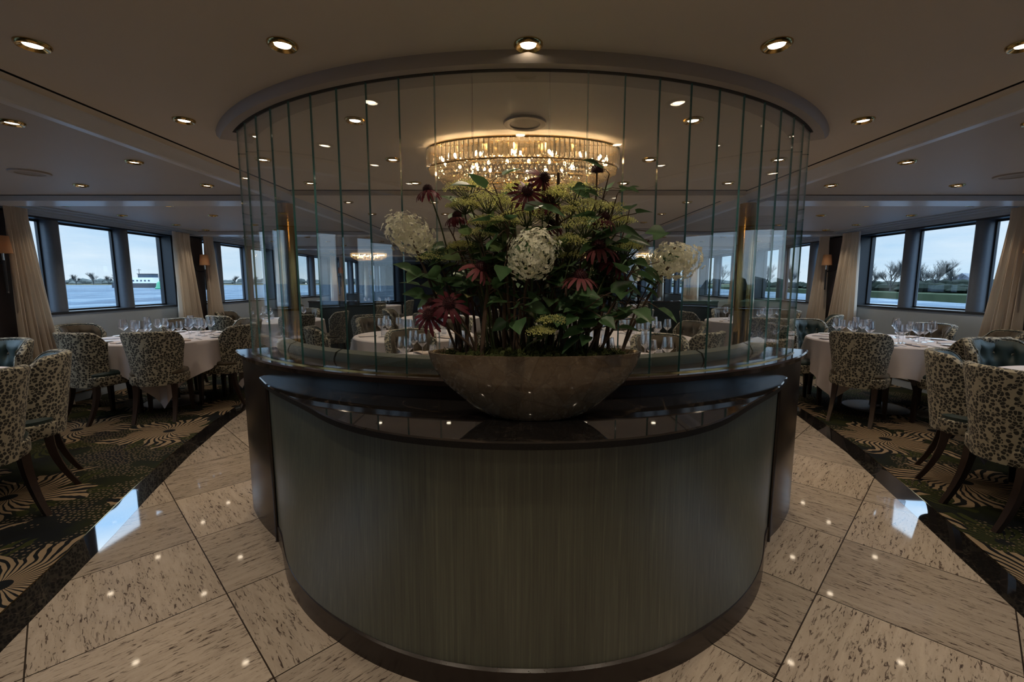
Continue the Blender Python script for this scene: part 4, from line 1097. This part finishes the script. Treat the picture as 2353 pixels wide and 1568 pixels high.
# ------------------------------------------------------------------ chandelier
def make_chandelier():
    t = thing('chandelier', 'oval crystal chandelier glowing above the bouquet', 'chandelier', (0.07, 3.06, 0))
    a, b = 0.615, 0.30
    def ovl(f, u): return ((a - f) * cos(u), (b - f) * sin(u))
    def ring(f, z, rad, n=90):
        pts = [(*ovl(f, 2 * pi * i / n), z) for i in range(n + 1)]; return MB().tube(pts, rad, 5, caps=False)
    ztop, zmid = 2.262, 2.150
    fr = ring(0.0, ztop + 0.006, 0.007); fr2 = ring(0.006, zmid, 0.005); fr3 = ring(0.12, 2.09, 0.004); fr4 = ring(0.21, 2.05, 0.004)
    obj('upper_ring', fr, 'gold', t); obj('lower_ring', fr2, 'gold', t); obj('inner_ring', fr3, 'gold', t); obj('inner_ring', fr4, 'gold', t)
    m = MB().lathe([(0.001, ZC), (1.0, ZC), (1.0, ZC - 0.012), (0.001, ZC - 0.012)], 60, sx=0.40, sy=0.13); obj('ceiling_plate', m, 'gold', t)
    m = MB()
    for i in range(8):
        u = 2 * pi * (i + 0.5) / 8; p = ovl(0.0, u); m.tube([(p[0] * 0.6, p[1] * 0.5, ZC - 0.008), (p[0], p[1], ztop + 0.006)], 0.004, 5)
    obj('support_arms', m, 'gold', t)
    NP = 96; pr0 = None; acc = 0
    us = []; steps = 2000; per = []; L = 0; last = ovl(0, 0)
    for i in range(1, steps + 1):
        p = ovl(0, 2 * pi * i / steps); L += sqrt((p[0] - last[0]) ** 2 + (p[1] - last[1]) ** 2); per.append((L, 2 * pi * i / steps)); last = p
    for k in range(NP):
        tg = L * (k + 0.5) / NP
        us.append(next(u for l_, u in per if l_ >= tg))
    pm = MB(); w, d, h = 0.0135, 0.007, zmid - ztop
    pm.add([(-w, 0, 0), (0, -d, 0), (w, 0, 0), (0, d, 0), (-w, 0, h * 0.9), (0, -d, h * 0.9), (w, 0, h * 0.9), (0, d, h * 0.9), (0, 0, h)],
           [(3, 2, 1, 0), (0, 1, 5, 4), (1, 2, 6, 5), (2, 3, 7, 6), (3, 0, 4, 7), (4, 5, 8), (5, 6, 8), (6, 7, 8), (7, 4, 8)])
    for u in us:
        p = ovl(0.0, u); ang = atan2(a * cos(u) * 0 + b * cos(u), -a * sin(u))
        if pr0 is None: o = obj('prism', pm, 'crystal', t, False); pr0 = o
        else: o = pr0.copy(); COL.objects.link(o); o.parent = t
        o.location = (p[0], p[1], ztop); o.rotation_euler = (0, 0, ang)
    rr = random.Random(5); m = MB()
    def drop(x, y, z, s):
        r_ = rr.uniform(0, 1.5); c_, s_ = cos(r_), sin(r_)
        pts = [(x + s * c_, y + s * s_, z), (x - s * s_, y + s * c_, z), (x - s * c_, y - s * s_, z), (x + s * s_, y - s * c_, z), (x, y, z + s * 1.1), (x, y, z - s * 1.3)]
        m.add(pts, [(0, 1, 4), (1, 2, 4), (2, 3, 4), (3, 0, 4), (1, 0, 5), (2, 1, 5), (3, 2, 5), (0, 3, 5)])
    for lay, (f, z0, z1) in enumerate(((0.02, 2.145, 2.128), (0.055, 2.135, 2.105), (0.09, 2.12, 2.085), (0.13, 2.10, 2.065), (0.17, 2.085, 2.05), (0.21, 2.07, 2.035), (0.25, 2.06, 2.02))):
        n = int(2 * pi * sqrt(((a - f) ** 2 + (max(b - f, .03)) ** 2) / 2) / 0.021)
        for row in range(2):
            for i in range(n):
                p = ovl(f, 2 * pi * (i + 0.5 * row) / n); drop(p[0], p[1], z0 + (z1 - z0) * row + rr.uniform(-.004, .004), rr.uniform(0.0085, 0.012))
    o = obj('crystal_drops', m, 'crystal', t, False); o['kind'] = 'stuff'
    for i in range(30):
        u = 2 * pi * i / 30; k_ = (1.0, 0.62)[i % 2]; p = (0.52 * k_ * cos(u), 0.215 * k_ * sin(u)); mm = MB().ball((p[0], p[1], 2.20 - 0.03 * (i % 2)), 0.009, 0.009, 0.012, 8, 6); obj('bulb', mm, 'bulb', t)
    return t
ch = make_chandelier()
dup(ch, (-4.0, 12.9, 0.38), 0.0, 'distant crystal chandelier at left, above the fourth left table', None, 0.83)
dup(ch, (3.95, 12.9, 0.38), 0.0, 'distant crystal chandelier at right, behind the white hydrangea', None, 0.83)

# ------------------------------------------------------------------ bowl, moss, bouquet
BY = 1.64
bw = thing('shell_bowl', 'oval boat-shaped bowl clad in brown capiz shell on the black shelf', 'bowl', (0.082, BY, SL1 + 0.001))
aa, bb_, hh = 0.386, 0.130, 0.241
prof = []
for i in range(15):
    f = (i / 14) ** 1.4; prof.append((lerp_tab([(0, .36), (.03, .42), (.12, .53), (.22, .62), (.32, .69), (.43, .775), (.55, .855), (.65, .905), (.75, .945), (.87, .98), (1, 1)], f), hh * f))
rows = [[(0.001 * cos(2 * pi * j / 64), 0.001 * sin(2 * pi * j / 64), 0) for j in range(64)]]
for r, z in prof: rows.append([(aa * r * cos(2 * pi * j / 64), bb_ * (0.15 + 0.85 * r) * sin(2 * pi * j / 64), z) for j in range(64)])
m = MB().grid(rows, cu=True); obj('body', m, 'capiz_shell', bw)
rows = [[(aa * k * cos(2 * pi * j / 64), bb_ * k * sin(2 * pi * j / 64), z) for j in range(64)] for k, z in ((1.0, hh), (1.004, hh + 0.003), (0.985, hh + 0.004), (0.965, hh), (0.90, hh - 0.05))]
m = MB().grid(rows, cu=True); obj('rim', m, 'capiz_shell', bw)
m = MB(); rr = random.Random(3)
zr = SL1 + hh
rows = [[(0.082 + aa * 0.955 * k * cos(2 * pi * j / 48), BY + bb_ * 0.93 * k * sin(2 * pi * j / 48), zr - 0.012 + 0.03 * (1 - k * k) + rr.uniform(-.006, .006)) for j in range(48)] for k in (1, .85, .7, .5, .3, .1, .01)]
m.grid(rows, cu=True)
for i in range(900):
    u = rr.uniform(0, 2 * pi); k = sqrt(rr.random()) * 0.88; x, y = 0.082 + aa * k * cos(u), BY + bb_ * k * sin(u); z = zr - 0.012 + 0.03 * (1 - k * k); s = rr.uniform(.006, .016)
    if rr.random() < 0.35: m.ball((x, y, z), s, s, s * 0.8, 5, 4)
    else:
        q = (x + rr.uniform(-.02, .02), y + rr.uniform(-.02, .02), z + rr.uniform(.004, .028)); m.tube([(x, y, z), q], [0.0022, 0.0008], 3, caps=False)
tag(obj('moss', m, 'moss'), 'dark green moss filling the shell bowl', 'moss', kind='stuff')

rb = random.Random(21)
def base_pt(x):
    bx = 0.082 + max(-0.33, min(0.33, (x - 0.082) * 0.62 + rb.uniform(-.05, .05))); k = max(0.1, 1 - ((bx - 0.082) / (aa * 0.9)) ** 2)
    return (bx, BY + rb.uniform(-.07, .07) * k, zr - 0.01)
def curve(p0, p1, bow=0.05, n=8, up=True):
    bx, by = rb.uniform(-bow, bow), rb.uniform(-bow, bow) * 0.5; out = []
    c = (p0[0] * 0.75 + p1[0] * 0.25 + bx, p0[1] * 0.7 + p1[1] * 0.3 + by, p0[2] + (p1[2] - p0[2]) * 0.62)
    for i in range(n + 1):
        t = i / n; out.append(tuple((1 - t) ** 2 * p0[k] + 2 * t * (1 - t) * c[k] + t * t * p1[k] for k in range(3)))
    return out
def basis(d):
    L = sqrt(sum(k * k for k in d)); d = [k / L for k in d]; up = (0, 0, 1) if abs(d[2]) < 0.9 else (0, 1, 0)
    e = (d[1] * up[2] - d[2] * up[1], d[2] * up[0] - d[0] * up[2], d[0] * up[1] - d[1] * up[0]); L = sqrt(sum(k * k for k in e)); e = [k / L for k in e]
    g = (e[1] * d[2] - e[2] * d[1], e[2] * d[0] - e[0] * d[2], e[0] * d[1] - e[1] * d[0]); return d, e, g
def petal(m, c, dirn, out, L, w, droop, mi=0):
    """ribbon petal starting at c along 'out', drooping towards -dirn"""
    d, _, _ = basis(dirn); o_, _, _ = basis(out); side = (d[1] * o_[2] - d[2] * o_[1], d[2] * o_[0] - d[0] * o_[2], d[0] * o_[1] - d[1] * o_[0])
    rows = []
    for i in range(5):
        t = i / 4; ww = w * (0.45 + 1.1 * t - 1.25 * t ** 3); ang = droop * t
        p = [c[k] + L * (o_[k] * (sin(ang) / max(droop, .01) if droop > .01 else t) - d[k] * ((1 - cos(ang)) / max(droop, .01))) for k in range(3)]
        rows.append([tuple(p[k] - side[k] * ww for k in range(3)), tuple(p[k] - d[k] * (-0.15 * ww) for k in range(3)), tuple(p[k] + side[k] * ww for k in range(3))])
    m.grid(rows, m=mi)
def coneflower(px, py, Y, r, ax, droop, mat, lab, npet=14, petals=True, nostem=False):
    h = at_y(px, py, Y); d, e, g = basis(ax); r *= 0.86
    t = thing('coneflower', lab, 'flower', (0, 0, 0), 0, 'coneflowers in the bouquet')
    tip = tuple(h[k] - d[k] * 0.004 for k in range(3))
    m = MB().tube(curve(base_pt(h[0]), tip, 0.05, 10), [0.0042] * 5 + [0.003] * 6, 6); obj('stem', m, 'stem_green' if rb.random() < .4 else 'stem_wood', t)
    m = MB()
    R_ = r * 0.36; n = 90
    rows = []
    for i in range(7):
        ph = (pi * 0.60) * i / 6
        rows.append([tuple(h[k] + R_ * (sin(ph) * (cos(2 * pi * j / 12) * e[k] + sin(2 * pi * j / 12) * g[k]) + 0.95 * cos(ph) * d[k]) for k in range(3)) for j in range(12)])
    m.grid(rows[::-1], cu=True)
    for i in range(n):
        z = 1 - 1.35 * (i + .5) / n; q = sqrt(max(0, 1 - z * z)); a = i * 2.399963
        v = [q * (cos(a) * e[k] + sin(a) * g[k]) + z * d[k] for k in range(3)]
        m.tube([tuple(h[k] + R_ * 0.9 * v[k] for k in range(3)), tuple(h[k] + R_ * 1.28 * v[k] for k in range(3))], [R_ * 0.10, R_ * 0.03], 4, caps=False)
    obj('cone', m, 'cone', t)
    if petals:
        m = MB()
        for i in range(npet):
            a = 2 * pi * (i + rb.uniform(-.25, .25)) / npet; o_ = [cos(a) * e[k] + sin(a) * g[k] - 0.1 * d[k] for k in range(3)]
            c = tuple(h[k] + R_ * 0.8 * o_[k] - R_ * 0.2 * d[k] for k in range(3))
            petal(m, c, d, o_, r * rb.uniform(0.95, 1.25), r * 0.155, droop * rb.uniform(.8, 1.25))
        obj('petals', m, mat, t)
    return t
Yc = BY
CF = [ # px, py, dY, radius(m), axis, droop, material, label
    (983, 436, 0.02, 0.050, (-0.1, 0.0, 1), 1.45, 'petal_red', 'dark red coneflower highest at the left of the bouquet'),
    (1050, 496, 0.00, 0.046, (0, -0.1, 1), 1.5, 'petal_red', 'drooping coneflower just right of the highest left one'),
    (1212, 440, -0.06, 0.055, (0.1, -0.85, 0.4), 0.5, 'petal_red', 'open red coneflower before the chandelier, facing camera'),
    (1250, 408, -0.02, 0.058, (0.55, -0.5, 0.45), 0.8, 'petal_red', 'red coneflower with wide petals left of a cut branch'),
    (1262, 462, 0.00, 0.060, (0.1, -0.2, 1), 1.4, 'petal_red', 'large drooping coneflower beside the thick cut branch'),
    (1372, 392, 0.0, 0.060, (0.05, -0.1, 1), 1.5, 'petal_red', 'round maroon flower cone topmost at the right'),
    (1388, 500, -0.04, 0.056, (0.2, -0.2, 1), 1.3, 'petal_red', 'drooping coneflower under the right top leaf'),
    (1376, 566, -0.06, 0.066, (-0.1, -0.25, 1), 1.35, 'petal_pink', 'pink-brown coneflower above the right big pink one'),
    (1412, 598, -0.05, 0.060, (0.35, -0.3, 0.9), 1.25, 'petal_red', 'dark coneflower nearest the right hydrangea'),
    (1333, 634, -0.12, 0.064, (0.05, -0.2, 1), 1.05, 'petal_pink', 'large pink coneflower with spread petals, right of centre'),
    (1104, 614, -0.10, 0.060, (0.55, -0.25, 0.8), 1.15, 'petal_pink', 'pink coneflower tilted right, left of white hydrangea'),
    (992, 694, -0.06, 0.042, (-0.2, -0.6, 0.7), 0.9, 'petal_red', 'small maroon coneflower lowest at the left'),
    (1032, 697, -0.11, 0.062, (0.1, -0.75, 0.55), 0.7, 'petal_red', 'open maroon coneflower low at left, before the stems'),
    (985, 724, -0.10, 0.060, (-0.1, -0.7, 0.35), 0.9, 'petal_red', 'maroon coneflower hanging over the bowl rim at left'),
    (1268, 516, 0.06, 0.050, (0, -0.3, 1), 1.4, 'petal_red', 'half hidden coneflower above the middle hydrangea'),
    (1160, 495, 0.06, 0.045, (-0.2, -0.3, 1), 1.3, 'petal_pink', 'half hidden coneflower among leaves, upper left of centre'),
    (1440, 650, 0.02, 0.042, (0.4, -0.4, .8), 1.2, 'petal_red', 'small dark coneflower low at the right'),
]
for px, py, dy, r, ax, dr, mt, lab in CF:
    coneflower(px, py, Yc + dy, r, ax, dr, mt, lab, petals=not lab.startswith('round maroon'))

def v0(a, z): return a + 2.3 * z
def hydrangea(px, py, Y, rx, rz_, lab, tiltx=0.0):
    h = at_y(px, py, Y); t = thing('hydrangea', lab, 'flower', (0, 0, 0), 0, 'white hydrangeas in the bouquet')
    m = MB().tube(curve(base_pt(h[0]), h, 0.06, 10), [0.005] * 11, 6); obj('stem', m, 'stem_wood', t)
    m = MB(); rr = random.Random(int(px)); n = 440
    for i in range(n):
        z = 1 - 2 * (i + .5) / n; q = sqrt(1 - z * z); a = i * 2.399963; k = rr.uniform(0.66, 1.0) + 0.13 * sin(5 * v0(a, z)) + 0.05 * rr.random()
        v = (q * cos(a), q * sin(a), z)
        c = (h[0] + rx * k * v[0] + tiltx * v[2] * rz_, h[1] + rx * 0.85 * k * v[1], h[2] + rz_ * k * v[2])
        d, e, g = basis((v[0] + rr.uniform(-.4, .4), v[1] + rr.uniform(-.4, .4), v[2] + rr.uniform(-.4, .4)))
        s = rr.uniform(0.0065, 0.0115); r0 = rr.uniform(0, 1.57)
        for w in range(4):
            a2 = r0 + w * pi / 2; o_ = [cos(a2) * e[k2] + sin(a2) * g[k2] for k2 in range(3)]; s2 = [-sin(a2) * e[k2] + cos(a2) * g[k2] for k2 in range(3)]
            P = lambda f, sd, up: tuple(c[k2] + s * (f * o_[k2] + sd * s2[k2] + up * d[k2]) for k2 in range(3))
            m.add([P(0.05, 0, 0), P(0.55, 0.48, 0.16), P(1.0, 0, 0.22), P(0.55, -0.48, 0.16)], [(0, 1, 2, 3)])
    obj('florets', m, 'hydrangea', t)
    return t
hydrangea(942, 540, Yc + 0.03, 0.088, 0.082, 'white hydrangea head at the far left of the bouquet', -0.35)
hydrangea(1225, 583, Yc - 0.14, 0.085, 0.088, 'white hydrangea head in the middle of the bouquet', 0.15)
hydrangea(1546, 601, Yc - 0.02, 0.096, 0.066, 'white hydrangea head at the far right of the bouquet', 0.1)

def umbel(px, py, Y, r, lab, mat='umbel', low=False):
    h = at_y(px, py, Y); t = thing('umbel_flower', lab, 'flower', (0, 0, 0), 0, 'yellow green umbels in the bouquet')
    r *= 1.1; ht = r * 0.8; hub = (h[0] + rb.uniform(-.01, .01), h[1], h[2] - ht)
    m = MB().tube(curve(base_pt(h[0]), hub, 0.05, 9), [0.0032] * 10, 5)
    fl_ = MB(); rr = random.Random(int(px * 7 + py))
    n = 34
    for i in range(n):
        q = sqrt((i + .5) / n); a = i * 2.399963
        e = (hub[0] + r * q * cos(a), hub[1] + r * q * sin(a) * 0.9, hub[2] + ht * (1 - 0.45 * q * q) + rr.uniform(-.006, .006))
        m.tube([hub, ((hub[0] + e[0]) / 2, (hub[1] + e[1]) / 2, (hub[2] + e[2]) / 2 - ht * 0.04), e], [0.0014, 0.0011, 0.0009], 3, caps=False)
        for w in range(15):
            b = w * 2.399963; k = 0.012 * sqrt((w + .5) / 15) * (r / 0.06) ** 0.5 * 1.7
            c = (e[0] + k * cos(b), e[1] + k * sin(b), e[2] + 0.006 * (1 - w / 15) + rr.uniform(-.005, .005)); s = rr.uniform(.0018, .0030)
            fl_.add([(c[0] + s, c[1], c[2]), (c[0], c[1] + s, c[2]), (c[0] - s, c[1], c[2]), (c[0], c[1] - s, c[2]), (c[0], c[1], c[2] + s), (c[0], c[1], c[2] - s)],
                    [(0, 1, 4), (1, 2, 4), (2, 3, 4), (3, 0, 4), (1, 0, 5), (2, 1, 5), (3, 2, 5), (0, 3, 5)])
    obj('stem', m, 'stem_green', t); obj('florets', fl_, mat, t, False)
UM = [(1080, 420, .03, .075), (1120, 448, .0, .075), (1165, 462, .05, .07), (1065, 462, .04, .055), (1150, 500, -.04, .06), (1205, 480, .0, .075), (1255, 470, .05, .07), (1320, 425, .0, .085),
      (1350, 462, -.03, .08), (1300, 478, .04, .085), (1345, 505, -.05, .07), (1270, 440, .0, .06), (1300, 545, -.05, .06), (1125, 500, .02, .06), (1437, 560, .0, .055), (1262, 730, -.11, .042),
      (1245, 755, -.12, .04), (1395, 470, .03, .06), (1420, 500, .05, .05), (1000, 585, .0, .05), (1060, 560, .03, .045), (1310, 580, .0, .05), (1100, 530, -.02, .05), (1190, 425, .06, .05)]
PLC = ['before the left half of the chandelier', 'left of the open red coneflower', 'below the open red coneflower', 'at the upper left edge of the bouquet', 'among leaves upper left', 'under the red coneflowers', 'left of the thick cut branch', 'right of the thick cut branch, topmost',
       'under the topmost maroon cone', 'in the bright middle of the bouquet', 'left of the drooping right coneflower', 'touching the thick cut branch', 'above the pink-brown coneflower', 'left of centre under leaves', 'beside the right leaf spray', 'low in front of the stems',
       'lowest, just above the moss', 'beside the large top leaf', 'at the right edge under the top leaf', 'beside the left hydrangea', 'under the second left coneflower', 'right of the middle hydrangea', 'between left leaves', 'highest behind the red coneflowers']
for (px, py, dy, r), lab in zip(UM, PLC):
    umbel(px, py, Yc + dy, r, 'yellow-green umbel flower ' + lab)

def leaf(m, c, dirn, up, L, w):
    d, e0, g0 = basis(dirn); n = [up[k] - d[k] * sum(up[q] * d[q] for q in range(3)) for k in range(3)]; Ln = sqrt(sum(k * k for k in n)) or 1; n = [k / Ln for k in n]
    s = (d[1] * n[2] - d[2] * n[1], d[2] * n[0] - d[0] * n[2], d[0] * n[1] - d[1] * n[0]); rows = []
    for i in range(7):
        t = i / 6; ww = w * (sin(pi * t ** 0.62)) * (1 + 0.06 * (i % 2)) if 0 < t < 1 else 0.0005
        b = -0.22 * L * t * t
        P = lambda sd, lift: tuple(c[k] + d[k] * L * t + s[k] * sd * ww + n[k] * (b + lift * ww) for k in range(3))
        rows.append([P(-1, .28), P(-.5, .06), P(0, -.08), P(.5, .06), P(1, .28)])
    m.grid(rows)
def leafy(px, py, Y, nleaf, lab, size=0.07, mat='leaf', spread=0.10, wood=True):
    h = at_y(px, py, Y); t = thing('leafy_branch', lab, 'branch', (0, 0, 0), 0, 'leafy branches in the bouquet')
    pts = curve(base_pt(h[0]), h, 0.07, 10); m = MB().tube(pts, [0.006, 0.0055, 0.005, 0.005, 0.0045, 0.004, 0.004, 0.0035, 0.003, 0.0025, 0.002], 6)
    lf = MB()
    for i in range(nleaf):
        f = 0.58 + 0.42 * (i + 1) / nleaf; q = pts[min(10, int(f * 10))]
        a = rb.uniform(0, 2 * pi); dv = (cos(a) * 0.9, sin(a) * 0.6 - 0.25, rb.uniform(-.45, .6)); st = rb.uniform(0.02, spread)
        e = tuple(q[k] + dv[k] * st for k in range(3)); m.tube([q, tuple((q[k] + e[k]) / 2 + (0.006 if k == 2 else 0) for k in range(3)), e], 0.0016, 4, caps=False)
        leaf(lf, e, dv, (rb.uniform(-.6, .6), rb.uniform(-1.0, 0.2), 0.8), size * rb.uniform(0.75, 1.25), size * rb.uniform(.26, .40))
    obj('stem', m, 'stem_wood' if wood else 'stem_green', t); obj('leaves', lf, mat, t)
LV = [(1132, 418, -.05, 5, 'leaf', 'pointed leaf branch before the chandelier'), (1178, 465, -.08, 5, 'leaf', 'broad leaf branch upper left of centre'), (1400, 400, -.05, 6, 'leaf', 'broad leaf branch under the topmost maroon cone'),
      (1418, 448, -.02, 6, 'leaf', 'leaf branch at the upper right edge'), (1442, 508, .0, 6, 'leaf', 'thin leaf branch reaching right'), (1492, 552, .0, 7, 'leaf', 'leaf branch reaching towards the right hydrangea'),
      (1462, 610, -.05, 7, 'leaf', 'dark leaf branch below the right leaf spray'), (1455, 665, -.03, 7, 'leaf', 'low leaf branch at the right edge'), (1100, 535, -.06, 7, 'leaf_light', 'pale leaf branch left of the middle hydrangea'),
      (1075, 575, -.03, 8, 'leaf', 'dark leaf branch left of centre'), (1120, 590, .05, 8, 'leaf', 'inner leaf branch behind the pink coneflower'), (975, 625, .0, 7, 'leaf', 'leaf branch at the lower left edge'),
      (1190, 690, -.13, 8, 'leaf', 'leaf branch under the middle hydrangea'), (1225, 560, .06, 8, 'leaf', 'leaf branch behind the middle hydrangea'), (1360, 700, -.10, 7, 'leaf', 'leaf branch below the large pink coneflower'),
      (1405, 735, -.08, 7, 'leaf', 'lowest leaf branch at right'), (1005, 645, .04, 7, 'leaf', 'leaf branch above the low maroon coneflowers'), (1300, 600, .05, 9, 'leaf', 'leaf branch right of the middle hydrangea'),
      (1340, 560, .0, 8, 'leaf', 'leaf branch in the right half'), (1270, 660, -.05, 8, 'leaf', 'leaf branch low in the centre'), (1060, 650, .03, 8, 'leaf', 'leaf branch low in the left half'),
      (1150, 640, .06, 8, 'leaf', 'leaf branch among stems left of centre'), (1390, 640, .05, 8, 'leaf', 'leaf branch among stems right of centre'), (1180, 520, .0, 8, 'leaf', 'leaf branch upper middle'),
      (1420, 570, .05, 8, 'leaf', 'leaf branch behind the right coneflowers'), (1030, 520, .05, 5, 'leaf', 'sparse leaf branch below the left coneflowers'), (1320, 510, .06, 7, 'leaf_light', 'light leaf branch among the umbels at right'),
      (1110, 480, .05, 7, 'leaf_light', 'light leaf branch among the umbels at left')]
for px, py, dy, n, mt, lab in LV:
    leafy(px, py, Yc + dy, int(n * 1.5), lab, 0.078, mt, 0.12)
# bare woody branches standing in the moss
for i, (bx, px, py, r, lab) in enumerate([(1075, 1078, 640, .0085, 'thick brown branch left, rising straight from the moss'), (1325, 1322, 660, .010, 'thick brown branch right of centre'), (1265, 1283, 398, .0085, 'tall cut branch ending above the flowers'),
      (1110, 1160, 520, .009, 'forked branch left of centre'), (1160, 1172, 560, .0085, 'forked branch before the left glass table'), (1220, 1215, 640, .009, 'short thick branch in the middle'), (1370, 1400, 600, .009, 'leaning branch at right'),
      (1190, 1130, 600, .007, 'branch crossing towards the left leaves'), (1400, 1412, 640, .007, 'slender branch at far right'), (1290, 1240, 600, .007, 'branch crossing behind the middle hydrangea'), (1140, 1100, 560, .006, 'thin dark branch among left stems'), (1350, 1350, 600, .006, 'thin dark branch among right stems'),
      (1060, 1000, 590, .006, 'thin branch leaning far left'), (1430, 1560, 560, .004, 'thin bare twig reaching to the right hydrangea')]):
    t = thing('woody_branch', lab, 'branch', (0, 0, 0), 0, 'bare branches in the bouquet')
    b = at_y(bx, 806, Yc); p0 = (b[0], Yc + rb.uniform(-.06, .06), zr - 0.01); p1 = at_y(px, py, Yc + rb.uniform(-.05, .05)); pts = curve(p0, p1, 0.02, 9)
    m = MB().tube(pts, [r * (1 - 0.35 * q / 9) for q in range(10)], 8); obj('stem', m, 'stem_wood', t)
    m = MB()
    for q in (4, 6, 7):
        s_ = rb.choice((-1, 1)); a = pts[q]; e = (a[0] + s_ * rb.uniform(.03, .09), a[1] + rb.uniform(-.03, .03), a[2] + rb.uniform(.05, .12)); m.tube([a, ((a[0] * .4 + e[0] * .6), (a[1] + e[1]) / 2, a[2] * .6 + e[2] * .4), e], [r * .5, r * .4, r * .25], 6)
    obj('twigs', m, 'stem_wood', t)
